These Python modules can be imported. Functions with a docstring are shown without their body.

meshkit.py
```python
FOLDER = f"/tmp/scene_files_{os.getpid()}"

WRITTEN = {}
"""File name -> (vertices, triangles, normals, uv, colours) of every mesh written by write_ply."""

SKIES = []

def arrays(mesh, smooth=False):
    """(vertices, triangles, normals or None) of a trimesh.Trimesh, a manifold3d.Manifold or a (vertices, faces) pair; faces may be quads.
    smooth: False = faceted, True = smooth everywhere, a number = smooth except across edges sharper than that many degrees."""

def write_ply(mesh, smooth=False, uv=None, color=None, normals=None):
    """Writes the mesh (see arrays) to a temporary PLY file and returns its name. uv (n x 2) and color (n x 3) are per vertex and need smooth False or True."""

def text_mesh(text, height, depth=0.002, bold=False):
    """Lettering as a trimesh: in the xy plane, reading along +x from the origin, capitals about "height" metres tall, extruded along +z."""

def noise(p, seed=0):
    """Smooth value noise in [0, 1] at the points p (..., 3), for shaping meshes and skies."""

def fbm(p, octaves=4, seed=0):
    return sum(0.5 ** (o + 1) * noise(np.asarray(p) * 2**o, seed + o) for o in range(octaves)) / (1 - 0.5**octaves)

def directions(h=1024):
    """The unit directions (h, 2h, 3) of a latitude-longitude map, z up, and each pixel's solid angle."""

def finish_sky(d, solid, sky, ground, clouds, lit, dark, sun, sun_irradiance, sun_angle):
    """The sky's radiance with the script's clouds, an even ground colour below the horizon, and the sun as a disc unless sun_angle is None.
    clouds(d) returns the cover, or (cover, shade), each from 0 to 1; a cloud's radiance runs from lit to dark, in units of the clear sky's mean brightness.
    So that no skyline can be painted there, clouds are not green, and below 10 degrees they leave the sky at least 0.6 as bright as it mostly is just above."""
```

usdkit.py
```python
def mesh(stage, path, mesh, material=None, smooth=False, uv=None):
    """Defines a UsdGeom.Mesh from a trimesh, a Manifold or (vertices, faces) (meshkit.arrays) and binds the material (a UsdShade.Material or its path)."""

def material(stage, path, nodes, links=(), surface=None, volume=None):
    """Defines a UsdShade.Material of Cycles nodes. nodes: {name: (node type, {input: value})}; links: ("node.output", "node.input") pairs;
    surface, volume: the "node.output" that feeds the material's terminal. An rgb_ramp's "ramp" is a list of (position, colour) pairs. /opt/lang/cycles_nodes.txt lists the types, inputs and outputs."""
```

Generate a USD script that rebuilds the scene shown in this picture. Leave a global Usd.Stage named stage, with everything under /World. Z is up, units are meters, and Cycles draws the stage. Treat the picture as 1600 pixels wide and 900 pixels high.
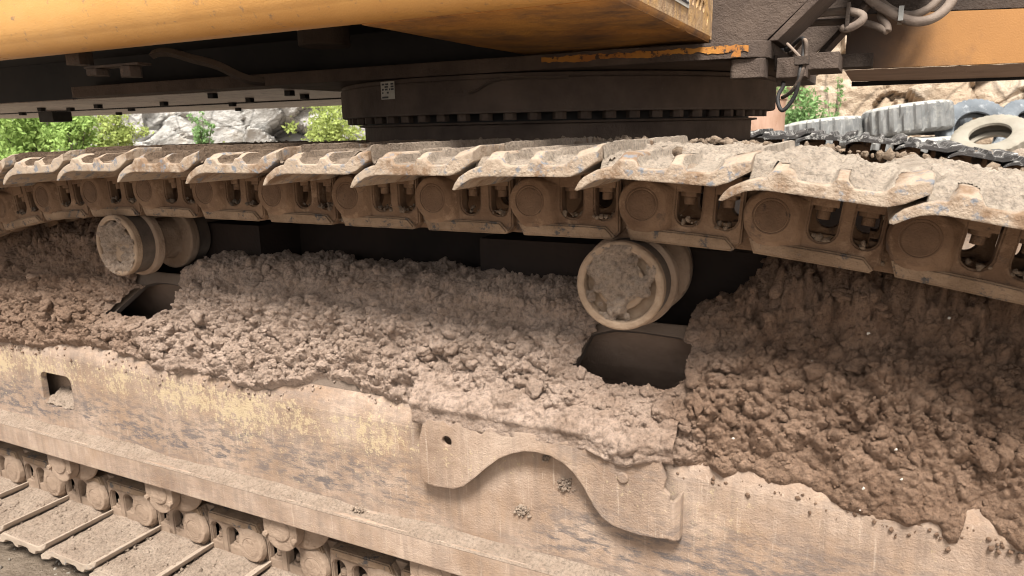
import math, random
import numpy as np, trimesh, usdkit, meshkit
import shapely.geometry as sg
from shapely import affinity
from shapely.ops import unary_union
from scipy.spatial import cKDTree
from pxr import Usd, UsdGeom, UsdLux, UsdShade, Gf, Sdf, Vt

stage = Usd.Stage.CreateInMemory()
UsdGeom.Xform.Define(stage, '/World')
UsdGeom.Scope.Define(stage, '/World/Looks')

# ------------------------------------------------------------------ camera
YAW, PITCH, ROLL, FPX = math.radians(26.628), math.radians(12.5205), math.radians(-1.1657), 1123.03
CAM = np.array([0.0, 0.0, 1.24])
_f = np.array([-math.sin(YAW)*math.cos(PITCH), math.cos(YAW)*math.cos(PITCH), -math.sin(PITCH)])
_r = np.cross(_f, [0, 0, 1]); _r /= np.linalg.norm(_r); _u = np.cross(_r, _f)
_c, _s = math.cos(ROLL), math.sin(ROLL)
_r2, _u2 = _c*_r+_s*_u, -_s*_r+_c*_u
cam = UsdGeom.Camera.Define(stage, '/World/camera')
M4 = Gf.Matrix4d(*[float(v) for v in (*_r2, 0, *_u2, 0, *(-_f), 0, *CAM, 1)])
cam.AddTransformOp().Set(M4)
cam.CreateHorizontalApertureAttr(36.0); cam.CreateVerticalApertureAttr(20.25)
cam.CreateFocalLengthAttr(FPX/1600*36.0)
cam.CreateFStopAttr(9.0); cam.CreateFocusDistanceAttr(1.65)
cam.CreateClippingRangeAttr((0.02, 2000))
EXPOSURE = 2.7
cam.CreateExposureAttr(EXPOSURE)

# ------------------------------------------------------------------ sky and veiled sun (bright overcast)
SUN_AZ, SUN_EL = math.radians(158), math.radians(58)     # azimuth measured from +y towards +x
sun_dir = np.array([math.sin(SUN_AZ)*math.cos(SUN_EL), math.cos(SUN_AZ)*math.cos(SUN_EL), math.sin(SUN_EL)])
usdkit.material(stage, '/World/Looks/sky_look', {
    'tc': ('texture_coordinate', {}),
    'n': ('noise_texture', {'scale': 2.2, 'detail': 5.0, 'roughness': 0.6}),
    's': ('sky_texture', {'sky_type': 'single_scattering', 'sun_disc': False, 'sun_elevation': SUN_EL, 'sun_rotation': SUN_AZ}),
    'bw': ('rgb_to_bw', {}),
    'mul': ('mix_color', {'blend_type': 'multiply', 'fac': 1.0, 'b': (1.45, 1.42, 1.36)}),
    'r': ('rgb_ramp', {'ramp': [(0.2, (.8, .8, .8)), (0.7, (1, 1, 1))]}),
    'm': ('mix_color', {}),
    'sz': ('separate_xyz', {}), 'gr': ('rgb_ramp', {'ramp': [(0.0, (.34, .34, .35)), (0.15, (.45, .45, .46)), (1.0, (1.15, 1.15, 1.15))]}),   # overcast: the zenith is about three times as bright as the horizon
    'mg': ('mix_color', {'blend_type': 'multiply', 'fac': 1.0, 'use_clamp': False}),
    'b': ('background_shader', {'strength': 0.060})},
    [('tc.generated', 'n.vector'), ('n.fac', 'r.fac'), ('s.color', 'bw.color'), ('bw.val', 'mul.a'), ('r.color', 'm.fac'),
     ('s.color', 'm.a'), ('mul.result', 'm.b'), ('tc.generated', 'sz.vector'), ('sz.z', 'gr.fac'), ('m.result', 'mg.a'), ('gr.color', 'mg.b'), ('mg.result', 'b.color')], surface='b.background')
dome = UsdLux.DomeLight.Define(stage, '/World/sky')
UsdShade.MaterialBindingAPI.Apply(dome.GetPrim()).Bind(UsdShade.Material.Get(stage, '/World/Looks/sky_look'))
dome.GetPrim().SetCustomDataByKey('kind', 'structure')
sun = UsdLux.DistantLight.Define(stage, '/World/sun')
sun.CreateNormalizeAttr(True); sun.CreateIntensityAttr(0.4); sun.CreateAngleAttr(16.0); sun.CreateColorAttr(Gf.Vec3f(1, .96, .9))
_z = sun_dir; _x = np.cross([0, 0, 1], _z); _x /= np.linalg.norm(_x); _y = np.cross(_z, _x)
sun.AddTransformOp().Set(Gf.Matrix4d(*[float(v) for v in (*_x, 0, *_y, 0, *_z, 0, 0, 0, 10, 1)]))

# ------------------------------------------------------------------ naming helpers
_used = {}
def path_for(name, parent):
    base = f'{parent}/{name}'
    n = _used.get(base, -1) + 1
    _used[base] = n
    return base if n == 0 else f'{base}_{n:03d}'
def pstr(parent):
    return '/World' if parent is None else (parent if isinstance(parent, str) else str(parent.GetPath()))
def obj(name, mesh, mat, parent=None, smooth=30, **tags):
    p = path_for(name, pstr(parent))
    m = usdkit.mesh(stage, p, mesh, L[mat], smooth=smooth)
    for k, v in tags.items(): m.GetPrim().SetCustomDataByKey(k, v)
    return m.GetPrim()
def xform(name, parent=None, loc=None, **tags):
    x = UsdGeom.Xform.Define(stage, path_for(name, pstr(parent)))
    if loc is not None: x.AddTranslateOp().Set(Gf.Vec3d(*map(float, loc)))
    for k, v in tags.items(): x.GetPrim().SetCustomDataByKey(k, v)
    return x.GetPrim()

# ------------------------------------------------------------------ materials
L = {}
def ramp(*stops): return {'ramp': list(stops)}
def grimy(name, c1, c2, s1=6, patch=None, ps=25, pt=(.55, .65), streak=0.0, streak_col=None, fine=180, fine_d=.0012, mid=30, mid_d=.0, rough=.85,
          bev=0.0, spec=.3, patch2=None, p2s=12, p2t=(.55, .65), detail=8, dust=None, k=.66, soil=None):
    """weathered surface: two tones in large clouds, chips of another colour, vertical streaks, fine relief, dust that settles on upward faces"""
    sc = lambda c: None if c is None else tuple(v*k for v in c)
    c1, c2, patch, patch2, dust, streak_col = map(sc, (c1, c2, patch, patch2, dust, streak_col))
    n = {'g': ('geometry', {}),
         'n1': ('noise_texture', {'scale': s1, 'detail': detail, 'roughness': .62}), 'r1': ('rgb_ramp', ramp((.32, c1), (.68, c2))),
         'nf': ('noise_texture', {'scale': fine, 'detail': 3.0, 'roughness': .65}),
         'bp': ('bump', {'strength': 1.0, 'distance': fine_d}),
         'p': ('principled_bsdf', {'roughness': rough, 'specular_ior_level': spec})}
    l = [('g.position', 'n1.vector'), ('n1.fac', 'r1.fac'), ('g.position', 'nf.vector'), ('nf.fac', 'bp.height')]
    col = 'r1.color'
    def over(tag, mask, c):
        nonlocal col
        n['mx'+tag] = ('mix_color', {'b': c}); l.extend([(mask, f'mx{tag}.fac'), (col, f'mx{tag}.a')]); col = f'mx{tag}.result'
    if streak:
        n['mp'] = ('mapping', {'scale': (45., 45., 3.5)}); n['ns'] = ('noise_texture', {'scale': 1.0, 'detail': 4.0})
        n['rs'] = ('rgb_ramp', ramp((.48, (0, 0, 0)), (.72, (streak,)*3)))
        l.extend([('g.position', 'mp.vector'), ('mp.vector', 'ns.vector'), ('ns.fac', 'rs.fac')]); over('s', 'rs.color', streak_col or c1)
    if patch2:
        n['n3'] = ('noise_texture', {'scale': p2s, 'detail': 9.0, 'roughness': .7}); n['r3'] = ('rgb_ramp', ramp((p2t[0], (0, 0, 0)), (p2t[1], (1, 1, 1))))
        l.extend([('g.position', 'n3.vector'), ('n3.fac', 'r3.fac')]); over('q', 'r3.color', patch2)
    if patch:
        n['n2'] = ('noise_texture', {'scale': ps, 'detail': 9.0, 'roughness': .7}); n['r2'] = ('rgb_ramp', ramp((pt[0], (0, 0, 0)), (pt[1], (1, 1, 1))))
        l.extend([('g.position', 'n2.vector'), ('n2.fac', 'r2.fac')]); over('p', 'r2.color', patch)
    if dust:
        n['sx'] = ('separate_xyz', {}); n['dm'] = ('map_range', {'from_min': .25, 'from_max': .8, 'clamp': True})
        l.extend([('g.normal', 'sx.vector'), ('sx.z', 'dm.value')]); over('d', 'dm.result', dust)
    if soil:                       # overhead shade painted in as brown near one end, fading along x
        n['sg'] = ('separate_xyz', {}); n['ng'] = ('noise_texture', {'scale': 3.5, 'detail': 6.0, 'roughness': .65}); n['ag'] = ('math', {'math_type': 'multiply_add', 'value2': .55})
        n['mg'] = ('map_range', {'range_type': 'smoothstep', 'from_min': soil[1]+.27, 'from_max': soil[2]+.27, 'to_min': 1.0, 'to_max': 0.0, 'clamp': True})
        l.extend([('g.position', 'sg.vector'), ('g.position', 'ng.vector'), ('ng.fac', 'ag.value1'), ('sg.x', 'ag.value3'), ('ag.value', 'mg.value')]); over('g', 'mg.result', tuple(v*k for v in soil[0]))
    l.append((col, 'p.base_color'))
    last = 'bp.normal'
    if mid_d:
        n['nm'] = ('noise_texture', {'scale': mid, 'detail': 5.0}); n['bm'] = ('bump', {'strength': 1.0, 'distance': mid_d})
        l.extend([('g.position', 'nm.vector'), ('nm.fac', 'bm.height'), ('bp.normal', 'bm.normal')]); last = 'bm.normal'
    if bev:
        n['bv'] = ('bevel', {'samples': 4, 'radius': bev}); l.append(('bv.bevel', 'bp.normal'))
    l.append((last, 'p.normal'))
    L[name] = usdkit.material(stage, '/World/Looks/'+name, n, l, surface='p.BSDF')

DUST = (.46, .345, .255); DUSTD = (.30, .205, .14)
grimy('link_steel', (.135, .076, .043), (.29, .185, .115), s1=9, patch=(.36, .24, .155), ps=22, pt=(.56, .70), patch2=(.06, .045, .04), p2s=14, p2t=(.60, .72), fine=260, fine_d=.0016, mid=60, mid_d=.003, bev=.004)
grimy('rail_steel', (.20, .13, .08), (.38, .265, .175), s1=14, patch=(.10, .09, .085), ps=35, pt=(.55, .62), fine=240, fine_d=.0018, mid=60, mid_d=.003, bev=.003)
grimy('pin_steel', (.12, .07, .042), (.21, .13, .08), s1=30, patch=(.08, .05, .035), ps=60, pt=(.58, .66), fine=300, fine_d=.002, bev=.003)
grimy('lower_link_steel', (.26, .18, .125), (.40, .29, .21), s1=10, patch=(.16, .10, .065), ps=18, pt=(.58, .7), fine=240, fine_d=.002, mid=55, mid_d=.004, bev=.005)
grimy('shoe_steel', (.36, .275, .20), (.54, .44, .34), s1=13, patch=(.20, .205, .22), ps=48, pt=(.54, .62), patch2=(.235, .150, .092), p2s=13, p2t=(.46, .60), fine=230, fine_d=.0022, mid=70, mid_d=.003, bev=.005)
grimy('lower_shoe_steel', (.40, .31, .235), (.52, .41, .315), s1=12, patch=(.30, .27, .24), ps=40, pt=(.58, .68), fine=260, fine_d=.0025, mid=90, mid_d=.004, bev=.004)
grimy('shoe_edge_steel', (.17, .125, .09), (.28, .21, .155), s1=18, fine=200, fine_d=.002, bev=.003)
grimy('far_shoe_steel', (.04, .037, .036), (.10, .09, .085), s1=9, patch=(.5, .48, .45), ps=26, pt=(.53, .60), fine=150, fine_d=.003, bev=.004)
grimy('roller_face', (.28, .19, .125), (.44, .32, .22), s1=22, patch=(.33, .21, .12), ps=18, pt=(.6, .72), fine=230, fine_d=.002, mid=80, mid_d=.003, bev=.003)
grimy('roller_tread', (.075, .058, .047), (.14, .105, .08), s1=30, patch=(.22, .15, .10), ps=40, pt=(.62, .72), fine=200, fine_d=.0012, rough=.6, spec=.4)
grimy('grease_steel', (.075, .052, .040), (.145, .104, .080), s1=7, patch=(.17, .125, .095), ps=60, pt=(.64, .74), fine=210, fine_d=.0025, mid=60, mid_d=.003, rough=.8, bev=.004)
grimy('dark_steel', (.016, .017, .020), (.032, .030, .031), s1=3, fine=120, fine_d=.001, rough=.75, bev=.004)
grimy('cover_steel', (.22, .145, .10), (.46, .38, .32), s1=2.2, patch=(.07, .06, .058), ps=20, pt=(.5, .62), fine=120, fine_d=.002, rough=.42, spec=.6)
grimy('plough_steel', (.05, .036, .028), (.10, .072, .055), s1=6, patch=(.15, .10, .07), ps=30, pt=(.6, .72), fine=150, fine_d=.0025, mid=40, mid_d=.003, bev=.004, dust=(.27, .20, .15))
grimy('hollow_steel', (.13, .085, .06), (.22, .155, .115), s1=7, fine=160, fine_d=.002, mid=40, mid_d=.002)
grimy('body_steel', (.018, .012, .009), (.04, .024, .017), s1=4, fine=120, fine_d=.002)
grimy('yellow_paint', (.60, .30, .082), (.71, .385, .115), s1=2.5, patch=(.36, .22, .11), ps=48, pt=(.585, .68), fine=260, fine_d=.0006, mid=9, mid_d=.003, rough=.48, spec=.45, streak=.30, streak_col=(.62, .33, .10), patch2=(.66, .36, .12), p2s=5, p2t=(.5, .75))
grimy('floor_paint', (.42, .18, .05), (.62, .31, .075), s1=3.2, patch=(.17, .095, .055), ps=5, pt=(.44, .66), fine=220, fine_d=.0012, mid=16, mid_d=.006, rough=.62, patch2=(.25, .15, .09), p2s=11, p2t=(.55, .72))
grimy('front_paint', (.66, .38, .13), (.54, .38, .23), s1=8, patch=(.36, .23, .14), ps=30, pt=(.48, .62), streak=.9, streak_col=(.36, .26, .18), fine=240, fine_d=.002, mid=50, mid_d=.004, rough=.75)
grimy('boom_paint', (.38, .178, .058), (.53, .255, .080), s1=1.6, patch=(.16, .10, .07), ps=40, pt=(.68, .74), fine=240, fine_d=.0006, rough=.5, patch2=(.24, .12, .055), p2s=4, p2t=(.55, .75), soil=((.105, .065, .045), -.14, .26))  # brown ramp at the foot end stands in for shade from above
grimy('boom_belly', (.34, .24, .185), (.48, .35, .275), s1=6, fine=140, fine_d=.002, mid=20, mid_d=.004)
grimy('hose_rubber', (.20, .15, .12), (.31, .24, .19), s1=25, patch=(.10, .085, .08), ps=40, pt=(.6, .7), fine=220, fine_d=.001, rough=.75)
grimy('black_rubber', (.015, .014, .014), (.035, .031, .029), s1=20, fine=200, fine_d=.001, rough=.6)
grimy('clip_metal', (.30, .29, .27), (.42, .41, .38), s1=40, fine=200, fine_d=.0005, rough=.45, spec=.6)
grimy('white_plate', (.55, .53, .48), (.66, .64, .58), s1=20, fine=200, fine_d=.0004, rough=.5)
grimy('cream_label', (.45, .42, .36), (.55, .52, .45), s1=60, fine=200, fine_d=.0004, rough=.5)
grimy('ink', (.03, .03, .035), (.06, .06, .07), s1=60, fine=200, fine_d=.0003, rough=.5)
grimy('tyre_rubber', (.15, .155, .155), (.27, .27, .26), s1=3, patch=(.38, .37, .34), ps=5, pt=(.55, .68), fine=40, fine_d=.006, rough=.85, dust=(.48, .46, .42), streak=.35, streak_col=(.36, .33, .30))
grimy('cream_tyre_rubber', (.26, .23, .18), (.36, .325, .265), s1=3, patch=(.36, .31, .24), ps=4, pt=(.55, .7), fine=40, fine_d=.006, rough=.85)
grimy('blue_tyre_rubber', (.10, .115, .13), (.20, .22, .24), s1=3, patch=(.42, .44, .46), ps=5, pt=(.56, .68), fine=40, fine_d=.006, rough=.8)
grimy('rust_tank', (.40, .24, .16), (.52, .34, .25), s1=2.5, patch=(.30, .15, .09), ps=6, pt=(.56, .68), streak=.5, streak_col=(.36, .2, .13), fine=40, fine_d=.003)
grimy('bark', (.10, .075, .055), (.18, .14, .105), s1=8, fine=60, fine_d=.01)
grimy('ground_gravel', (.22, .165, .12), (.36, .285, .22), s1=2.5, patch=(.40, .36, .31), ps=45, pt=(.64, .70), fine=70, fine_d=.012, mid=22, mid_d=.02, detail=10)
grimy('pebble_stone', (.16, .13, .10), (.46, .42, .36), s1=30, fine=120, fine_d=.002)
grimy('white_stone', (.62, .56, .48), (.75, .70, .62), s1=60, fine=160, fine_d=.001)

def leaf_mat(name, c1, c2):
    n = {'g': ('geometry', {}), 'r': ('rgb_ramp', ramp((0, c1), (1, c2))), 'd': ('diffuse_bsdf', {}), 't': ('translucent_bsdf', {}), 'm': ('mix_closure', {'fac': .4})}
    L[name] = usdkit.material(stage, '/World/Looks/'+name, n, [('g.random_per_island', 'r.fac'), ('r.color', 'd.color'), ('r.color', 't.color'), ('d.BSDF', 'm.closure1'), ('t.BSDF', 'm.closure2')], surface='m.closure')
leaf_mat('leaf_lime', (.30, .42, .13), (.55, .64, .28))
leaf_mat('leaf_yellow', (.34, .40, .13), (.58, .62, .27))
leaf_mat('leaf_green', (.20, .32, .13), (.38, .50, .25))

# frame side: dust, pale paint flecks in a band below the bend, grey-blue scuffs lower down
def frame_mat():
    n = {'g': ('geometry', {}), 'sx': ('separate_xyz', {}),
         'n1': ('noise_texture', {'scale': 7.0, 'detail': 9.0, 'roughness': .65}), 'r1': ('rgb_ramp', ramp((.3, (.178, .120, .084)), (.5, (.260, .187, .138)), (.7, (.350, .268, .206)))),
         'mp': ('mapping', {'scale': (70., 70., 5.)}), 'ns': ('noise_texture', {'scale': 1.0, 'detail': 5.0}), 'rs': ('rgb_ramp', ramp((.46, (0, 0, 0)), (.75, (.55,)*3))),
         'ms': ('mix_color', {'b': (.165, .122, .095)}),
         # scuffs
         'mq': ('mapping', {'scale': (26., 26., 80.), 'rotation': (0., .18, 0.)}), 'nq': ('noise_texture', {'scale': 1.0, 'detail': 9.0, 'roughness': .72}), 'rq': ('rgb_ramp', ramp((.46, (0, 0, 0)), (.58, (1, 1, 1)))),
         'zq': ('rgb_ramp', ramp((.0, (.2,)*3), (.22, (1,)*3), (.5, (.7,)*3), (.75, (.12,)*3), (1., (.35,)*3))), 'mqz': ('mix_color', {'blend_type': 'multiply', 'fac': 1.0}),
         'nl': ('noise_texture', {'scale': 3.0, 'detail': 3.0}), 'rl': ('rgb_ramp', ramp((.36, (0,)*3), (.52, (1,)*3))), 'mql': ('mix_color', {'blend_type': 'multiply', 'fac': 1.0}),
         'xq': ('mix_color', {'b': (.105, .088, .082)}),
         # paint flecks
         'nf': ('noise_texture', {'scale': 1.0, 'detail': 9.0, 'roughness': .72}), 'nfl': ('noise_texture', {'scale': 4.5, 'detail': 6.0, 'roughness': .6}),
         'fa': ('math', {'math_type': 'multiply_add', 'value2': 1.1, 'value3': 0.0}), 'rf': ('rgb_ramp', ramp((.795, (0,)*3), (.87, (.58,)*3))),
         'zf': ('rgb_ramp', ramp((.0, (.30,)*3), (.30, (.33,)*3), (.55, (.43,)*3), (.72, (.62,)*3), (.88, (.60,)*3), (1., (.40,)*3))),
         'zm': ('map_range', {'from_min': .37, 'from_max': .63, 'clamp': True}),
         'f1': ('math', {'math_type': 'multiply'}), 'f2': ('math', {'math_type': 'add'}), 'f3': ('math', {'math_type': 'multiply', 'value2': 1.0}), 'mpf': ('mapping', {'scale': (105., 105., 90.)}),
         'xmk': ('map_range', {'from_min': -.62, 'from_max': -.95, 'to_min': .60, 'to_max': 1.0, 'clamp': True}), 'f0': ('math', {'math_type': 'multiply'}),
         'xf': ('mix_color', {'b': (.43, .345, .205)}),
         'nb': ('noise_texture', {'scale': 230.0, 'detail': 4.0, 'roughness': .7}), 'bp': ('bump', {'strength': 1.0, 'distance': .0022}),
         'nm': ('noise_texture', {'scale': 40.0, 'detail': 8.0, 'roughness': .7}), 'bm': ('bump', {'strength': 1.0, 'distance': .0022}),
         'no': ('noise_texture', {'scale': 5.0, 'detail': 8.0, 'roughness': .7}), 'ro': ('rgb_ramp', ramp((.48, (0,)*3), (.68, (.6,)*3))), 'xo': ('mix_color', {'b': (.235, .148, .088)}),
         'mv': ('mapping', {'scale': (150., 150., 9.), 'rotation': (0., .12, 0.)}), 'nv': ('noise_texture', {'scale': 1.0, 'detail': 6.0, 'roughness': .7}), 'rv': ('rgb_ramp', ramp((.58, (0,)*3), (.70, (.55,)*3))), 'xv': ('mix_color', {'b': (.42, .335, .26)}),
         'bv': ('bevel', {'samples': 4, 'radius': .004}),
         'p': ('principled_bsdf', {'roughness': .85, 'specular_ior_level': .25})}
    l = [('g.position', 'sx.vector'), ('g.position', 'n1.vector'), ('n1.fac', 'r1.fac'), ('g.position', 'mp.vector'), ('mp.vector', 'ns.vector'), ('ns.fac', 'rs.fac'),
         ('g.position', 'no.vector'), ('no.fac', 'ro.fac'), ('ro.color', 'xo.fac'), ('r1.color', 'xo.a'), ('g.position', 'mv.vector'), ('mv.vector', 'nv.vector'), ('nv.fac', 'rv.fac'), ('rv.color', 'xv.fac'), ('xo.result', 'xv.a'), ('rs.color', 'ms.fac'), ('xv.result', 'ms.a'), ('sx.z', 'zm.value'), ('zm.result', 'zq.fac'), ('zm.result', 'zf.fac'),
         ('g.position', 'mq.vector'), ('mq.vector', 'nq.vector'), ('nq.fac', 'rq.fac'), ('rq.color', 'mqz.a'), ('zq.color', 'mqz.b'),
         ('g.position', 'nl.vector'), ('nl.fac', 'rl.fac'), ('mqz.result', 'mql.a'), ('rl.color', 'mql.b'), ('mql.result', 'xq.fac'), ('ms.result', 'xq.a'),
         ('g.position', 'mpf.vector'), ('mpf.vector', 'nf.vector'), ('g.position', 'nfl.vector'), ('nfl.fac', 'f1.value1'), ('zf.color', 'f0.value1'), ('sx.x', 'xmk.value'), ('xmk.result', 'f0.value2'), ('f0.value', 'f1.value2'),
         ('nf.fac', 'f3.value1'), ('f1.result', 'f2.value1') if False else ('f1.value', 'f2.value1'), ('f3.value', 'f2.value2'), ('f2.value', 'rf.fac'),
         ('rf.color', 'xf.fac'), ('xq.result', 'xf.a'), ('xf.result', 'p.base_color'),
         ('g.position', 'nb.vector'), ('nb.fac', 'bp.height'), ('bv.bevel', 'bp.normal'), ('g.position', 'nm.vector'), ('nm.fac', 'bm.height'), ('bp.normal', 'bm.normal'), ('bm.normal', 'p.normal')]
    n.pop('fa')
    L['frame_steel'] = usdkit.material(stage, '/World/Looks/frame_steel', n, l, surface='p.BSDF')
frame_mat()

# mud: dry pinkish-grey crust in the middle of the frame, darker damp soil towards the right end and the left corner
def mud_mat(name, dry1, dry2, wet1, wet2, stops, rough=.95, lumps=.008):
    dry1, dry2, wet1, wet2 = [tuple(v*.62 for v in c) for c in (dry1, dry2, wet1, wet2)]
    n = {'g': ('geometry', {}), 'sx': ('separate_xyz', {}),
         'n1': ('noise_texture', {'scale': 16.0, 'detail': 8.0, 'roughness': .65}), 'rd': ('rgb_ramp', ramp((.3, dry1), (.7, dry2))), 'rw': ('rgb_ramp', ramp((.3, wet1), (.7, wet2))),
         'nx': ('noise_texture', {'scale': 7.0, 'detail': 6.0}), 'nxs': ('math', {'math_type': 'multiply_add', 'value2': .6, 'value3': -.3}), 'ax': ('math', {'math_type': 'add'}),
         'mr': ('map_range', {'from_min': -2.5, 'from_max': .5, 'clamp': True}), 'rx': ('rgb_ramp', ramp(*[(p, (v,)*3) for p, v in stops])),
         'm': ('mix_color', {}),
         'n4': ('noise_texture', {'scale': 150.0, 'detail': 5.0, 'roughness': .7}), 'r4': ('rgb_ramp', ramp((.32, (.55,)*3), (.5, (.95,)*3), (.68, (1.12, 1.1, 1.07)))), 'm4': ('mix_color', {'blend_type': 'multiply', 'fac': 1.0}),
         'nb': ('noise_texture', {'scale': 330.0, 'detail': 4.0, 'roughness': .7}), 'bp': ('bump', {'strength': 1.0, 'distance': .0034}),
         'nm': ('noise_texture', {'scale': 120.0, 'detail': 7.0, 'roughness': .68}), 'bm': ('bump', {'strength': 1.0, 'distance': lumps}),
         'p': ('principled_bsdf', {'roughness': rough, 'specular_ior_level': .15, 'diffuse_roughness': .5})}
    l = [('g.position', 'sx.vector'), ('g.position', 'n1.vector'), ('n1.fac', 'rd.fac'), ('n1.fac', 'rw.fac'), ('g.position', 'nx.vector'), ('nx.fac', 'nxs.value1'), ('nxs.value', 'ax.value1'), ('sx.x', 'ax.value2'),
         ('ax.value', 'mr.value'), ('mr.result', 'rx.fac'), ('rx.color', 'm.fac'), ('rd.color', 'm.a'), ('rw.color', 'm.b'), ('g.position', 'n4.vector'), ('n4.fac', 'r4.fac'), ('m.result', 'm4.a'), ('r4.color', 'm4.b'), ('m4.result', 'p.base_color'),
         ('g.position', 'nb.vector'), ('nb.fac', 'bp.height'), ('g.position', 'nm.vector'), ('nm.fac', 'bm.height'), ('bp.normal', 'bm.normal'), ('bm.normal', 'p.normal')]
    L[name] = usdkit.material(stage, '/World/Looks/'+name, n, l, surface='p.BSDF')
mud_mat('frame_mud', (.38, .272, .205), (.61, .465, .372), (.205, .120, .076), (.36, .232, .157), [(0, .8), (.20, .8), (.30, .0), (.68, 0), (.76, .9), (1, 1)])
mud_mat('shoe_mud', (.13, .082, .052), (.25, .17, .115), (.50, .41, .325), (.70, .60, .49), [(0, 0), (.45, .1), (.72, .8), (1, 1)])
mud_mat('shoe_mud_dark', (.12, .10, .085), (.30, .235, .18), (.30, .215, .15), (.5, .39, .29), [(0, 0), (.4, .1), (.75, 1), (1, 1)])
mud_mat('roller_mud', (.36, .265, .20), (.50, .39, .30), (.36, .265, .20), (.50, .39, .30), [(0, 0), (1, 0)])
mud_mat('lower_mud', (.33, .245, .185), (.46, .36, .28), (.33, .245, .185), (.46, .36, .28), [(0, 0), (1, 0)])
mud_mat('far_mud', (.42, .33, .26), (.56, .46, .37), (.42, .33, .26), (.56, .46, .37), [(0, 0), (1, 0)])

# rock of the quarry face: grey on the left, tan on the right, dark joints
def rock_mat():
    n = {'g': ('geometry', {}), 'sx': ('separate_xyz', {}),
         'n1': ('noise_texture', {'scale': .55, 'detail': 9.0, 'roughness': .7}), 'ra': ('rgb_ramp', ramp((.3, (.20, .19, .175)), (.55, (.37, .355, .33)), (.75, (.33, .28, .22)))),
         'rb': ('rgb_ramp', ramp((.28, (.20, .145, .10)), (.5, (.37, .285, .205)), (.72, (.46, .385, .305)))),
         'nx': ('noise_texture', {'scale': .12, 'detail': 4.0}), 'nxs': ('math', {'math_type': 'multiply_add', 'value2': 30.0, 'value3': -15.0}), 'ax': ('math', {'math_type': 'add'}),
         'mr': ('map_range', {'from_min': -24.0, 'from_max': -4.0, 'clamp': True}), 'm': ('mix_color', {}),
         'v': ('voronoi_texture', {'feature': 'distance_to_edge', 'scale': .8}), 'nv': ('noise_texture', {'scale': 1.2, 'detail': 4.0}), 'vm': ('mix_vector', {'fac': .25}),
         'rv': ('rgb_ramp', ramp((0, (.35,)*3), (.05, (1,)*3))), 'mv': ('mix_color', {'blend_type': 'multiply', 'fac': .75}),
         'nb': ('noise_texture', {'scale': 7.0, 'detail': 8.0, 'roughness': .7}), 'bp': ('bump', {'strength': 1.0, 'distance': .12}),
         'p': ('principled_bsdf', {'roughness': .9, 'specular_ior_level': .2})}
    l = [('g.position', 'sx.vector'), ('g.position', 'n1.vector'), ('n1.fac', 'ra.fac'), ('n1.fac', 'rb.fac'), ('g.position', 'nx.vector'), ('nx.fac', 'nxs.value1'), ('nxs.value', 'ax.value1'), ('sx.x', 'ax.value2'),
         ('ax.value', 'mr.value'), ('mr.result', 'm.fac'), ('ra.color', 'm.a'), ('rb.color', 'm.b'),
         ('g.position', 'nv.vector'), ('g.position', 'vm.a'), ('nv.color', 'vm.b'), ('vm.result', 'v.vector'), ('v.distance', 'rv.fac'), ('m.result', 'mv.a'), ('rv.color', 'mv.b'), ('mv.result', 'p.base_color'),
         ('g.position', 'nb.vector'), ('nb.fac', 'bp.height'), ('bp.normal', 'p.normal')]
    L['rock'] = usdkit.material(stage, '/World/Looks/rock', n, l, surface='p.BSDF')
rock_mat()

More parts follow.
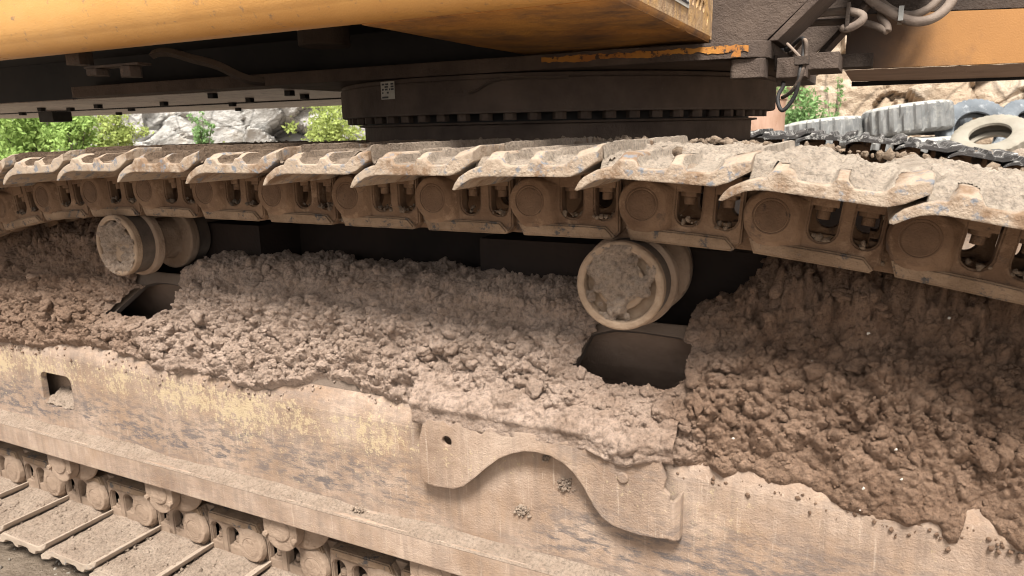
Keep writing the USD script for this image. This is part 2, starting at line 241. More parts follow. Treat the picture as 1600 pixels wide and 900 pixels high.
# ------------------------------------------------------------------ mesh helpers
def cat(*ms):
    out = []
    for m in ms:
        out.extend(m) if isinstance(m, (list, tuple)) else out.append(m)
    return trimesh.util.concatenate([trimesh.Trimesh(m.vertices, m.faces, process=False) for m in out])
def box(x0, x1, y0, y1, z0, z1):
    m = trimesh.creation.box([x1-x0, y1-y0, z1-z0]); m.apply_translation([(x0+x1)/2, (y0+y1)/2, (z0+z1)/2]); return m
def ext_y(poly, y0, y1):
    """polygon in (x, z) pushed along y"""
    ms = []
    for g in getattr(poly, 'geoms', [poly]):
        if g.area < 1e-9: continue
        m = trimesh.creation.extrude_polygon(g, y1-y0, engine='earcut')
        v = m.vertices.copy(); m = trimesh.Trimesh(np.stack([v[:, 0], y0+v[:, 2], v[:, 1]], 1), m.faces[:, ::-1], process=False)
        ms.append(m)
    return cat(ms)
def ext_x(poly, x0, x1):
    """polygon in (y, z) pushed along x"""
    m = trimesh.creation.extrude_polygon(poly, x1-x0, engine='earcut'); v = m.vertices
    return trimesh.Trimesh(np.stack([x0+v[:, 2], v[:, 0], v[:, 1]], 1), m.faces, process=False)
def ext_z(poly, z0, z1):
    m = trimesh.creation.extrude_polygon(poly, z1-z0, engine='earcut'); m.apply_translation([0, 0, z0]); return m
def lathe_y(profile, center, n=56):
    """profile of (radius, y) turned about an axis along y"""
    pr = np.array(profile, float); a = np.linspace(0, 2*np.pi, n, endpoint=False)
    v = np.stack([center[0]+pr[:, 0][:, None]*np.cos(a), np.repeat(pr[:, 1][:, None], n, 1), center[1]+pr[:, 0][:, None]*np.sin(a)], -1)
    m = len(pr); f = []
    i, j = np.meshgrid(np.arange(m-1), np.arange(n), indexing='ij'); j2 = (j+1) % n
    a_, b_, c_, d_ = i*n+j, i*n+j2, (i+1)*n+j2, (i+1)*n+j
    f = np.concatenate([np.stack([a_, b_, c_], -1).reshape(-1, 3), np.stack([a_, c_, d_], -1).reshape(-1, 3)])
    return trimesh.Trimesh(v.reshape(-1, 3), f, process=False)
def lathe_z(profile, center, n=72, z_axis=True):
    m = lathe_y(profile, (0, 0), n); v = m.vertices
    return trimesh.Trimesh(np.stack([center[0]+v[:, 0], center[1]+v[:, 2], v[:, 1]], 1), m.faces[:, ::-1], process=False)
def tube(pts, r, n=12, smooth=True):
    pts = np.array(pts, float)
    if smooth and len(pts) > 2:
        t = np.concatenate([[0], np.cumsum(np.linalg.norm(np.diff(pts, axis=0), axis=1))])
        from scipy.interpolate import PchipInterpolator, CubicSpline
        tt = np.linspace(0, t[-1], 8*len(pts)); pts = CubicSpline(t, pts)(tt)
    T = np.gradient(pts, axis=0); T /= np.linalg.norm(T, axis=1)[:, None]
    ref = np.array([0, 0, 1.0]) if abs(T[0][2]) < .9 else np.array([1.0, 0, 0]); N = []
    u = np.cross(T[0], ref); u /= np.linalg.norm(u)
    for k in range(len(pts)):
        u = u - T[k]*(u@T[k]); u /= np.linalg.norm(u); N.append(u.copy())
    N = np.array(N); B = np.cross(T, N); a = np.linspace(0, 2*np.pi, n, endpoint=False)
    rr = np.broadcast_to(np.asarray(r, float), (len(pts),))
    v = pts[:, None]+rr[:, None, None]*(N[:, None]*np.cos(a)[None, :, None]+B[:, None]*np.sin(a)[None, :, None])
    m = len(pts); i, j = np.meshgrid(np.arange(m-1), np.arange(n), indexing='ij'); j2 = (j+1) % n
    q = [i*n+j, i*n+j2, (i+1)*n+j2, (i+1)*n+j]
    f = np.concatenate([np.stack([q[0], q[1], q[2]], -1).reshape(-1, 3), np.stack([q[0], q[2], q[3]], -1).reshape(-1, 3)])
    v = v.reshape(-1, 3); e0 = len(v); v = np.vstack([v, pts[0], pts[-1]])
    k = np.arange(n); k2 = (k+1) % n
    f = np.vstack([f, np.stack([np.full(n, e0), k2, k], 1), np.stack([np.full(n, e0+1), (m-1)*n+k, (m-1)*n+k2], 1)])
    return trimesh.Trimesh(v, f, process=False)
def cyl_y(x, z, r, y0, y1, n=28, ch=.0):
    return lathe_y([(0, y0), (r-ch, y0), (r, y0+ch if ch else y0), (r, y1), (0, y1)], (x, z), n)
def hexnut(x, y, z0, z1, r):
    a = np.arange(6)*np.pi/3+.3
    return ext_z(sg.Polygon(np.stack([x+r*np.cos(a), y+r*np.sin(a)], 1)), z0, z1)
def rrect(x0, x1, z0, z1, r):
    return sg.box(x0+r, z0+r, x1-r, z1-r).buffer(r, 6)
def sheet(P, drop=None):
    """grid of points (m, n, 3) as a triangle sheet; drop: boolean (m, n) of points whose faces are left out"""
    m, n = P.shape[:2]; i, j = np.meshgrid(np.arange(m-1), np.arange(n-1), indexing='ij')
    q = np.stack([i*n+j, (i+1)*n+j, (i+1)*n+j+1, i*n+j+1], -1).reshape(-1, 4)
    if drop is not None: q = q[~drop.reshape(-1)[q].all(1)]
    f = np.vstack([q[:, [0, 1, 2]], q[:, [0, 2, 3]]])
    used = np.unique(f); re = np.full(m*n, -1); re[used] = np.arange(len(used))
    return trimesh.Trimesh(P.reshape(-1, 3)[used], re[f], process=False)
def smooth01(x): x = np.clip(x, 0, 1); return x*x*(3-2*x)
def clods(uv, cell, amp, seed, fill=.85, flat=.5):
    """piled crumbs: the upper envelope of many irregular domes of about the given size (uv in metres)"""
    rng = np.random.default_rng(seed)
    w = np.stack([meshkit.fbm(np.stack([uv[..., 0]/cell*.9, uv[..., 1]/cell*.9, np.full(uv.shape[:-1], 3.7+i)], -1), 3, seed+i)-.5 for i in range(2)], -1)
    q = uv+w*cell*.9
    lo, hi = q.reshape(-1, 2).min(0)-cell, q.reshape(-1, 2).max(0)+cell
    nx, ny = int((hi[0]-lo[0])/cell)+1, int((hi[1]-lo[1])/cell)+1
    gx, gy = np.meshgrid(np.arange(nx), np.arange(ny), indexing='ij')
    pts = np.stack([gx, gy], -1).reshape(-1, 2)*cell+lo+rng.uniform(0, cell, (nx*ny, 2))
    rad = cell*rng.uniform(.45, 1.05, len(pts)); top = amp*rng.uniform(.25, 1.0, len(pts))
    keep = rng.random(len(pts)) < fill; pts, rad, top = pts[keep], rad[keep], top[keep]
    d, k = cKDTree(pts).query(q.reshape(-1, 2), k=5)
    e = 1-(d/rad[k])**2
    h = np.where(e > 0, top[k]*np.maximum(e, 0)**flat, 0).max(1)
    return h.reshape(uv.shape[:-1])
def mud_relief(uv, seed, k=1.0):
    return k*(clods(uv, .048, .020, seed, .75, .45)+clods(uv, .024, .024, seed+11, .72, .34)+clods(uv, .0125, .0165, seed+23, .74, .34)+clods(uv, .0068, .0075, seed+31, .8)+clods(uv, .0042, .0042, seed+41, .85, .4))
def crumbs(points, normals, sizes, seed, sub=1):
    rng = np.random.default_rng(seed); base = trimesh.creation.icosphere(sub); bv = base.vertices; n = len(points)
    V = np.repeat(bv[None], n, 0)
    pl = rng.normal(0, 1, (n, 10, 3)); pl /= np.linalg.norm(pl, axis=2)[..., None]; pd = rng.uniform(.62, 1.05, (n, 10))
    dt = np.einsum('vk,npk->nvp', bv, pl); rr = np.where(dt > .05, pd[:, None]/np.maximum(dt, .05), 9).min(2)
    V = V*np.minimum(rr, 1.15)[..., None]
    off = rng.uniform(-9, 9, (n, 1, 3))
    bump = meshkit.noise(V*1.6+off*7, 5)+.7*np.abs(meshkit.noise(V*3.1+off*7, 9)*2-1)+(.45*meshkit.noise(V*7+off*7, 12)+.25*meshkit.noise(V*13+off*7, 15) if sub > 1 else 0)
    V = V*(.58+.52*bump[..., None])*rng.uniform(.6, 1.25, (n, 1, 3))
    a = rng.uniform(0, 2*np.pi, n); c, s = np.cos(a)[:, None], np.sin(a)[:, None]
    V = np.stack([V[..., 0]*c-V[..., 1]*s, V[..., 0]*s+V[..., 1]*c, V[..., 2]], -1)
    V = V*np.asarray(sizes)[:, None, None]+points[:, None]+normals[:, None]*np.asarray(sizes)[:, None, None]*.35
    F = base.faces[None]+(np.arange(n)*len(bv))[:, None, None]
    return trimesh.Trimesh(V.reshape(-1, 3), F.reshape(-1, 3), process=False)

# ================================================================== GROUND AND QUARRY
rng = np.random.default_rng(7)
def ground():
    r = np.concatenate([np.linspace(0, 6, 60), np.geomspace(6.2, 400, 50)]); a = np.linspace(0, 2*np.pi, 140)
    R, A = np.meshgrid(r, a, indexing='ij'); X, Y = R*np.cos(A)-1.2, R*np.sin(A)+1.2
    Z = .02*(meshkit.fbm(np.stack([X*1.3, Y*1.3, X*0], -1), 5, 3)-.5)+np.where(R > 14, .5*(meshkit.fbm(np.stack([X*.12, Y*.12, X*0], -1), 4, 5)-.5)*smooth01((R-14)/12), 0)
    return sheet(np.stack([X, Y, Z], -1))
obj('ground', ground(), 'ground_gravel', kind='structure', smooth=True)
def damp():
    xs = np.arange(-3.6, -1.1, .02); ys = np.arange(.25, 1.5, .02); X, Y = np.meshgrid(xs, ys, indexing='ij')
    e = np.minimum(np.minimum(X+3.6, -1.12-X), np.minimum(Y-.25, 1.48-Y))+.25*(meshkit.fbm(np.stack([X*3, Y*3, 0*X], -1), 4, 44)-.6)
    return sheet(np.stack([X, Y, .018+.016*(meshkit.fbm(np.stack([X*9, Y*9, 0*X], -1), 5, 45)-.5)], -1), e < .03)
grimy('damp_soil', (.10, .072, .05), (.19, .145, .105), s1=4, patch=(.34, .30, .25), ps=70, pt=(.66, .70), fine=120, fine_d=.006, mid=35, mid_d=.01, rough=.6, spec=.35)
obj('damp_ground', damp(), 'damp_soil', kind='structure', smooth=True)
def pebbles():
    n = 1600; x = rng.uniform(-3.4, -1.2, n); y = rng.uniform(.45, 1.12, n); s = .0012+.006*rng.random(n)**3
    return crumbs(np.stack([x, y, np.full(n, .019)], 1), np.tile([0, 0, 1.0], (n, 1)), s, 4)
obj('loose_gravel', pebbles(), 'pebble_stone', kind='stuff', label='small pale stones scattered over the damp ground beside the track', category='gravel', smooth=True)
def cliff():
    a = np.radians(np.linspace(-82, 42, 620)); z = np.concatenate([np.linspace(-1, 7, 130), np.linspace(7.2, 17, 30)])
    A, Z = np.meshgrid(a, z, indexing='ij')
    R = 31+12*smooth01((-A-.15)/.8)+Z*.28
    P = np.stack([R*np.sin(A), R*np.cos(A), Z], -1)
    q = P*np.array([.75, .75, .95]); rg = np.random.default_rng(21)
    def blocks(q, cell, amp, tilt):
        w = np.stack([meshkit.fbm(q/cell*.8+17*i, 3, 40+i)-.5 for i in range(3)], -1)
        qq = q+w*cell*.7; lo, hi = qq.reshape(-1, 3).min(0)-cell, qq.reshape(-1, 3).max(0)+cell
        n = int(min(90000, np.prod((hi-lo)/cell)*.12)); pts = rg.uniform(lo, hi, (n, 3))
        pts = pts[cKDTree(qq.reshape(-1, 3)[::7]).query(pts)[0] < cell*1.2]
        d, k = cKDTree(pts).query(qq.reshape(-1, 3), k=2); t = rg.normal(0, tilt, (len(pts), 3)); h0 = rg.uniform(-1, 1, len(pts))
        h = h0[k[:, 0]]*amp+((qq.reshape(-1, 3)-pts[k[:, 0]])*t[k[:, 0]]).sum(1)
        gap = np.clip((d[:, 1]-d[:, 0])/(cell*.10), 0, 1)
        return (h-amp*.9*(1-gap)).reshape(q.shape[:-1])
    h = blocks(q, 2.2, .34, .22)+blocks(q, .9, .20, .32)+.8*(meshkit.fbm(P*.35, 5, 8)-.5)+.35*(meshkit.fbm(P*1.7, 4, 9)-.5)
    n = np.stack([-np.sin(A), -np.cos(A), .2+0*A], -1)
    return sheet(P+n*h[..., None])
obj('cliff', cliff(), 'rock', kind='structure', smooth=False)

def shrub(name, label, x, y, w, h, leaf, seed, n=2600, ls=.07, group=None):
    rg = np.random.default_rng(seed)
    t = xform(name, None, (x, y, 0), label=label, category='shrub', **({'group': group} if group else {}))
    stems = []; cl = []
    for k in range(9):
        a = rg.uniform(0, 2*np.pi); d = rg.uniform(.1, .85); hh = h*rg.uniform(.55, .98)*(1-.35*d*d)
        top = np.array([math.cos(a)*d*w/2, math.sin(a)*d*w/2, hh])
        stems.append(tube([[rg.normal(0, .05), rg.normal(0, .05), -.05], top*[.35, .35, .45], top*[.8, .8, .85], top], np.linspace(.03, .006, 32), 6)); cl.append(top)
        for j in range(7):
            cl.append(top*rg.uniform(.35, 1.0)+rg.normal(0, 1, 3)*[w*.13, w*.13, h*.08])
    cl = np.array(cl); cl[:, 2] = np.clip(cl[:, 2], .12, h)
    k = rg.integers(0, len(cl), n); rad = rg.uniform(.10, .24, len(cl))*w*.6
    c = cl[k]+rg.normal(0, .5, (n, 3))*rad[k][:, None]; c[:, 2] = np.clip(c[:, 2], .03, None)
    u = rg.normal(0, 1, (n, 3)); u /= np.linalg.norm(u, axis=1)[:, None]; v = np.cross(u, rg.normal(0, 1, (n, 3))); v /= np.linalg.norm(v, axis=1)[:, None]
    s = ls*rg.uniform(.6, 1.3, (n, 1))
    V = np.stack([c-u*s, c+v*s*.45, c+u*s, c-v*s*.45], 1).reshape(-1, 3); i = np.arange(n)*4
    F = np.vstack([np.stack([i, i+1, i+2], 1), np.stack([i, i+2, i+3], 1)])
    obj('stem', cat(stems), 'bark', t, smooth=True)
    obj('crown', trimesh.Trimesh(V, F, process=False), leaf, t, smooth=False)
    return t
shrub('shrub', 'wide lime green bush at the far left edge below the counterweight', -18.99, 11.10, 2.6, 2.7, 'leaf_lime', 1, 9500, .065)
shrub('shrub', 'lower dense lime bush just right of the widest one on the left', -17.65, 11.38, 1.3, 2.3, 'leaf_lime', 2, 4500, .06)
shrub('shrub', 'yellow green bush with a rounded top before the grey rock', -19.67, 13.75, 1.6, 2.15, 'leaf_yellow', 3, 4200, .06)
shrub('shrub', 'slender dull green bush high against the grey rock face', -22.69, 19.62, .95, 2.15, 'leaf_green', 5, 1500, .06)
shrub('shrub', 'small yellow green sprig beneath the slender bush, above the track shoes', -18.51, 16.80, 1.1, 1.02, 'leaf_yellow', 6, 900, .055)
shrub('shrub', 'light green bush beside the left edge of the slewing ring', -14.93, 17.50, 2.4, 2.15, 'leaf_yellow', 8, 4800, .065)
shrub('shrub', 'bright green bush between the dangling hose and the grey tyre', -1.95, 20.2, 2.2, 2.05, 'leaf_green', 9, 3400, .07)
shrub('shrub', 'tiny green plant rooted high on the tan rock face', -1.3, 26.6, .7, 3.1, 'leaf_green', 11, 500, .06)

# ------------------------------------------------------------------ tyres beyond the far track
def tyre_mesh(R, w, hole, lugs, lug_h, n=120):
    """tyre about the z axis, tread blocks round the rim"""
    pr = [(hole, -w*.30), (hole*1.03, -w*.42), (hole*1.25, -w*.5), (R*.84, -w*.5), (R*.95, -w*.46), (R, -w*.38), (R, -w*.2), (R, 0), (R, w*.2), (R, w*.38), (R*.95, w*.46), (R*.84, w*.5), (hole*1.25, w*.5), (hole*1.03, w*.42), (hole, w*.30), (hole*1.15, w*.2), (R*.82, w*.3), (R*.88, 0), (R*.82, -w*.3), (hole*1.15, -w*.2), (hole, -w*.30)]
    m = lathe_z(pr, (0, 0), n); v = m.vertices.copy()
    r = np.hypot(v[:, 0], v[:, 1]); a = np.arctan2(v[:, 1], v[:, 0])
    out = r > R*.93
    wv = np.where(np.sin(a*lugs+v[:, 2]/w*1.2) > -.1, lug_h, -lug_h*.6)
    f = 1+out*wv/R*(.8+.4*meshkit.noise(np.stack([a*6, v[:, 2]*3, a*0], -1), 3)); v[:, :2] *= f[:, None]
    return trimesh.Trimesh(v, m.faces, process=False)
def rot(m, ax, deg):
    m.apply_transform(trimesh.transformations.rotation_matrix(math.radians(deg), ax)); return m
def tyre(label, loc, R, w, hole, tilt, mat, lugs=34, lug_h=.03, group='discarded tyres behind the far track'):
    m = tyre_mesh(R, w, hole, lugs, lug_h)
    for ax, d in tilt: rot(m, ax, d)
    t = xform('tyre', None, loc, label=label, category='tyre')
    lo = m.vertices
    obj('casing', m, mat, t, smooth=35)
tyre('big grey ribbed tyre lying tilted, tapering away to the left', (-.96, 16.2, .98), .78, .58, .40, [((0, 1, 0), -6), ((1, 0, 0), -4)], 'tyre_rubber', 20, .03)
tyre('tallest grey ribbed tyre lying on its side, left of the cream tyre', (.50, 16.0, 1.24), .74, .56, .40, [((0, 1, 0), -7), ((1, 0, 0), -3)], 'tyre_rubber', 22, .03)
tyre('pale worn tyre lying underneath the tallest ribbed tyre', (.62, 15.9, .66), .76, .50, .40, [((0, 1, 0), -3)], 'tyre_rubber', 22, .03)
tyre('cream coloured tyre leaning with its open hole facing out', (1.72, 14.6, .88), .56, .34, .30, [((1, 0, 0), 31), ((0, 1, 0), -14)], 'cream_tyre_rubber', 30, .008)
tyre('dusty blue grey tyre standing behind the cream tyre', (1.62, 16.1, .98), .62, .34, .36, [((1, 0, 0), 66), ((0, 1, 0), -15), ((0, 0, 1), 18)], 'blue_tyre_rubber', 40, .01)
tyre('blue grey tyre at the back right, above the cream tyre', (2.55, 16.4, 1.02), .62, .36, .34, [((1, 0, 0), 40), ((0, 1, 0), 30)], 'blue_tyre_rubber', 40, .01)
tyre('small blue grey tyre wedged behind the tallest ribbed tyre', (1.15, 17.0, 1.20), .50, .34, .26, [((0, 1, 0), -8), ((1, 0, 0), 10)], 'blue_tyre_rubber', 30, .01)
t = xform('rusty_tank', None, (-1.72, 12.2, 0), label='rust coloured steel tank standing behind the slewing ring', category='tank')
obj('shell', lathe_z([(0, 0), (.42, 0), (.42, 1.62), (.40, 1.66), (0, 1.70)], (0, 0), 48), 'rust_tank', t)
obj('rim', lathe_z([(.42, 1.60), (.435, 1.60), (.435, 1.64), (.42, 1.64)], (0, 0), 48), 'rust_tank', t)

# ================================================================== THE EXCAVATOR
EX = xform('excavator', None, (0, 0, 0), label='muddy orange crawler excavator seen close from beside its track', category='excavator')
P = .216; YC = 1.341; YM = 2.74       # track pitch, near track centre, machine centre line

# ---- track chain: one link and one shoe in local (u, v): u along the chain from the pin, v up
def to_world(m, pin, ang):
    v = m.vertices; c, s = math.cos(ang), math.sin(ang)
    return trimesh.Trimesh(np.stack([pin[0]+c*v[:, 0]-s*v[:, 2], v[:, 1], pin[1]+s*v[:, 0]+c*v[:, 2]], 1), m.faces, process=False)
def mirror_y(m, y):
    v = m.vertices.copy(); v[:, 1] = 2*y-v[:, 1]; return trimesh.Trimesh(v, m.faces[:, ::-1], process=False)
W1 = unary_union([rrect(.058, .101, -.031, .05, .0205), sg.box(.058, 0, .101, .0605)])
W2 = unary_union([rrect(.124, .163, -.031, .05, .019), sg.box(.124, 0, .163, .0605)])
_out = sg.Polygon([(-.010, .058), (.19, .058), (.205, .03), (.205, -.02), (.165, -.060), (.160, -.066), (-.018, -.066), (-.037, -.032), (-.046, -.006), (-.046, .01)])
_body = unary_union([_out, sg.Point(0, 0).buffer(.046, 14)]).difference(W1).difference(W2)
_rail = sg.Polygon([(-.018, -.0665), (.158, -.0665), (.164, -.061), (.147, -.044), (.10, -.0425), (-.029, -.0425)])
def inset(poly, y0, y1, b):
    return cat(ext_y(poly.buffer(-b), y0, y0+b), ext_y(poly, y0+b, y1))
_bl = _body.intersection(sg.box(-.1, -.1, .172, .1))
def boss():
    a = np.linspace(0, 2*np.pi, 36, endpoint=False); ring_ = lambda r, u0, y: np.stack([u0+r*np.cos(a), 0*a+y, r*np.sin(a)], 1)
    return trimesh.Trimesh(np.vstack([ring_(.0405, 0, 1.2265), ring_(.0430, .001, 1.2285), ring_(.0455, .002, 1.236), [[.052, 1.2424, .030], [.052, 1.2424, -.045], [.02, 1.2424, -.058], [-.016, 1.2424, -.058], [-.040, 1.2424, -.028]], ring_(.046, 0, 1.2424)])).convex_hull
LINK = cat(inset(_bl, 1.2425, 1.2675, .003), boss(),
           ext_y(_body.intersection(sg.box(.150, -.1, .3, .1)), 1.258, 1.297),
           ext_y(sg.Point(P, 0).buffer(.045, 10), 1.2635, 1.298), ext_y(sg.box(.15, -.0655, .205, -.02), 1.262, 1.2965))
RAIL = inset(_rail, 1.2345, 1.272, .003)
PIN = cat(lathe_y([(0, 1.2250), (.022, 1.2250), (.0255, 1.2262), (.0262, 1.2290)], (0, 0), 32), lathe_y([(.0262, 1.2290), (.0268, 1.2290), (.0275, 1.2255), (.029, 1.2255), (.0305, 1.2270)], (0, 0), 32))
def nut(u): return cat(box(u-.021, u+.021, 1.243, 1.285, .026, .0575), hexnut(u, 1.262, .018, .026, .017), lathe_z([(0, .004), (.0100, .004), (.0100, .020)], (u, 1.262), 14))
NUT1, NUT2 = nut(.076), nut(.1425)
# ---- shoe: three bars across the plate, a lip that curls down in front, a tail that tips up over the next lip
def plate_u():
    return np.array([-.055, -.050, -.043, -.034, -.022, -.008, .002, .007, .012, .022, .032, .037, .042, .048, .060, .075, .086, .091, .096, .104, .109, .114, .126, .140, .150, .157, .164, .175, .186, .196, .202])
def bars(u):
    return np.maximum.reduce([np.interp(u, [.003, .010, .036, .043], [0, 1, 1, 0]), np.interp(u, [.085, .091, .106, .112], [0, 1, 1, 0]), np.interp(u, [.148, .165, .196, .206], [0, 1, 1, .8])])
def lower_v(u): return np.interp(u, [-.055, -.049, -.036, -.020, -.005, .010, .155, .175, .202], [.0355, .0352, .0455, .0540, .0575, .0585, .0585, .066, .083])
def plate_top(u): return np.interp(u, [-.055, -.052, -.042, -.022, -.006, .010, .150, .175, .202], [.0385, .0460, .0575, .0690, .0745, .0765, .0765, .081, .0890])
def shoe(y0, y1, worn=0.0, seed=0):
    u = plate_u(); ys = np.concatenate([[y0, y0+.003, y0+.010, y0+.022, y0+.034], np.linspace(y0+.06, y1-.06, 9), [y1-.034, y1-.022, y1-.010, y1-.003, y1]])
    e = np.minimum(ys-y0, y1-ys); tap = smooth01((e-.004)/.026)
    U, Y = np.meshgrid(u, ys, indexing='ij')
    top = plate_top(U)+bars(U)*(.012+.010*tap)[None, :]*(1-.15*meshkit.fbm(np.stack([U*22, Y*14, 0*U+seed*3.1], -1), 3, seed+5))+.0022*(meshkit.fbm(np.stack([U*50, Y*50, 0*U+seed], -1), 3, seed)-.5)
    top[:, 0] -= .002; top[:, -1] -= .002
    bot = np.repeat(lower_v(u)[:, None], len(ys), 1)
    T = np.stack([U, Y, top], -1); B = np.stack([U, Y, bot], -1)
    a, b = sheet(T), sheet(B); b.faces = b.faces[:, ::-1]
    def wall(p, q): return sheet(np.stack([p, q], 0))
    ws = [wall(B[:, 0], T[:, 0]), wall(T[:, -1], B[:, -1]), wall(T[0], B[0]), wall(B[-1], T[-1])]
    m = cat(a, b, ws); m.merge_vertices(); trimesh.repair.fix_normals(m); return m
# upper run of the near chain, pins measured left to right; the chain drops away beyond the two carrier rollers
up_pins = [(-2.277-.19*2, .925), (-2.277-.205, .99), (-2.277, 1.045), (-2.083, 1.078), (-1.871, 1.096)]+[(-1.6547+P*k, 1.1058) for k in range(7)]+[(-.1425, 1.0925), (.0715, 1.066), (.284, 1.029), (.495, .985), (.703, .93)]
pins = [np.array(p) for p in up_pins]
for i in range(4, -1, -1):                                          # keep the pitch exact
    d = pins[i]-pins[i+1]; pins[i] = pins[i+1]+d/np.linalg.norm(d)*P
for i in range(12, len(pins)):
    d = pins[i]-pins[i-1]; pins[i] = pins[i-1]+d/np.linalg.norm(d)*P
def chain(pins, lm, rm, pm, nm, sm, yc, rows, shoe_kw=dict(), parts=True):
    for k in range(len(pins)-1):
        p, q = pins[k], pins[k+1]; ang = math.atan2(q[1]-p[1], q[0]-p[0]); jr = random.Random(k*7+int(p[1]*1000))
        for side in rows:
            f = (lambda m: m) if side < 0 else (lambda m: mirror_y(m, YC))
            sh = lambda m: trimesh.Trimesh(f(m).vertices+[0, yc-YC, 0], f(m).faces, process=False)
            l = xform('track_link', EX)
            obj('link_body', to_world(sh(LINK), p, ang), lm, l, smooth=40)
            obj('rail', to_world(sh(RAIL), p, ang), rm, l, smooth=40)
            if parts and side < 0:
                obj('pin', to_world(sh(PIN), p, ang), pm, l, smooth=40)
            if parts:
                obj('nut', to_world(sh(NUT1), p, ang), nm, l, smooth=40); obj('nut', to_world(sh(NUT2), p, ang), nm, l, smooth=40)
        dy = jr.uniform(-.005, .005)
        obj('track_shoe', to_world(shoe(yc-.30+dy, yc+.30+dy, seed=k), p, ang+jr.uniform(-.008, .008)), sm, EX, smooth=38)
chain(pins, 'link_steel', 'rail_steel', 'pin_steel', 'link_steel', 'shoe_steel', YC, (-1, 1))
low_pins = [np.array([-2.4939+P*k, .1583]) for k in range(11, -5, -1)]          # runs right to left: the same link turned over
chain(low_pins, 'lower_link_steel', 'rail_steel', 'lower_link_steel', 'lower_link_steel', 'lower_shoe_steel', YC, (-1,))
YF = 2*YM-YC
far_pins = [p+np.array([.06, -.004]) for p in pins[9:]]
chain(far_pins, 'link_steel', 'rail_steel', 'pin_steel', 'link_steel', 'far_shoe_steel', YF, (-1, 1), parts=False)

# ---- track frame of the near side
FX0, FX1 = -3.3, 1.15
S0, S1 = np.array([1.222, .650]), np.array([1.341, .862]); SL = np.linalg.norm(S1-S0); SD = (S1-S0)/SL; SN = np.array([-SD[1], SD[0]])
def on_slope(poly, thick=.014):
    m = trimesh.creation.extrude_polygon(poly, thick, engine='earcut'); v = m.vertices
    yz = S0+v[:, 1:2]*SD-v[:, 2:3]*-SN*-1
    return trimesh.Trimesh(np.stack([v[:, 0], yz[:, 0], yz[:, 1]], 1), m.faces[:, ::-1], process=False)
def hole_poly(xc, a, b, s0, s1):
    return sg.Polygon([(xc-a, s0), (xc-a*.98, s0+.02), (xc-b, s1-.006), (xc-b*.55, s1), (xc+b*.5, s1), (xc+b, s1-.006), (xc+a*.88, s0+.03), (xc+a*.85, s0)]).buffer(.008, 3)
HPTS = [[(-.505, .112), (-.478, .200), (-.440, .212), (-.386, .214), (-.310, .211), (-.282, .200), (-.280, .135), (-.315, .098), (-.433, .092)], [(-1.925, .085), (-1.895, .120), (-1.828, .192), (-1.785, .205), (-1.743, .207), (-1.675, .203), (-1.660, .190), (-1.672, .140), (-1.745, .092)]]
HOLES = [sg.Polygon(p).buffer(.012, 4).buffer(-.004, 4) for p in HPTS]
fr = xform('track_frame', EX)
side = sg.box(FX0, .372, FX1, .612).difference(rrect(-2.198, -2.052, .452, .556, .022))
obj('side_plate', ext_y(side, 1.204, 1.222), 'frame_steel', fr)
a = np.linspace(0, 1, 9)
bend = []
for k in a:                                       # rounded bend between the side plate and the sloping plate
    w = (1-k)**2, 2*k*(1-k), k**2
    bend.append(w[0]*np.array([1.204, .605])+w[1]*np.array([1.204, .632])+w[2]*np.array([1.2265, .660]))
bend = np.array(bend)
bb = np.vstack([bend, bend[::-1]+[.016, -.004]])
obj('bent_edge', ext_x(sg.Polygon(bb), FX0, FX1), 'frame_steel', fr, smooth=60)
slope = sg.box(FX0, .008, FX1, SL)
for h in HOLES: slope = slope.difference(h)
obj('sloping_plate', on_slope(slope), 'plough_steel', fr)
inner = [(1.345, .862), (1.462, .655), (1.462, .36), (1.448, .36), (1.448, .650), (1.335, .850)]
obj('inner_plate', ext_x(sg.Polygon(inner), FX0, FX1), 'hollow_steel', fr)
obj('inner_floor', box(FX0, FX1, 1.262, 1.42, .690, .702), 'hollow_steel', fr)
obj('bottom_plate', box(FX0, FX1, 1.225, 1.446, .372, .386), 'body_steel', fr)
obj('window_back', ext_y(sg.box(-2.4, .39, -1.9, .60), 1.262, 1.27), 'lower_link_steel', fr)
fl = sg.Polygon([(1.166, .309), (1.29, .309), (1.29, .3712), (1.2035, .3712), (1.2035, .376), (1.172, .376), (1.166, .370)])
obj('bottom_flange', ext_x(fl, FX0, FX1), 'frame_steel', fr)
obj('weld_seam', tube([[FX0, 1.2025, .3765], [FX1, 1.2025, .3765]], .006, 8, False), 'frame_steel', fr)
# wavy guard plate fixed proud of the side
g = [(-.805, .668), (-.814, .60), (-.816, .518), (-.806, .507), (-.781, .503), (-.735, .507), (-.71, .518), (-.680, .545), (-.655, .570), (-.625, .597), (-.597, .613), (-.568, .624), (-.541, .627), (-.512, .625), (-.487, .616), (-.465, .600), (-.448, .580), (-.434, .557), (-.422, .537), (-.407, .520), (-.388, .509), (-.360, .504), (-.334, .502), (-.300, .504), (-.281, .508), (-.277, .53), (-.280, .592), (-.292, .603), (-.288, .622), (-.297, .648), (-.302, .668), (-.43, .672), (-.6, .676), (-.75, .678)]
_gx = np.linspace(-.296, -.803, 70)
_gz = np.interp(_gx, [-.80, -.55, -.30], [.652, .660, .664])-.016*np.abs(np.sin(_gx*62+2.2*np.sin(_gx*17)))*meshkit.noise(np.stack([_gx*30, 0*_gx, 0*_gx], -1), 6)*1.3+.004
g = [p for p in g if p[1] < .649]
gp = sg.Polygon(g[:]+list(zip(_gx, _gz))).buffer(.003, 4).buffer(-.003, 4).difference(sg.Point(-.745, .612).buffer(.0115))
obj('guard_plate', ext_y(gp, 1.171, 1.181), 'frame_steel', fr)
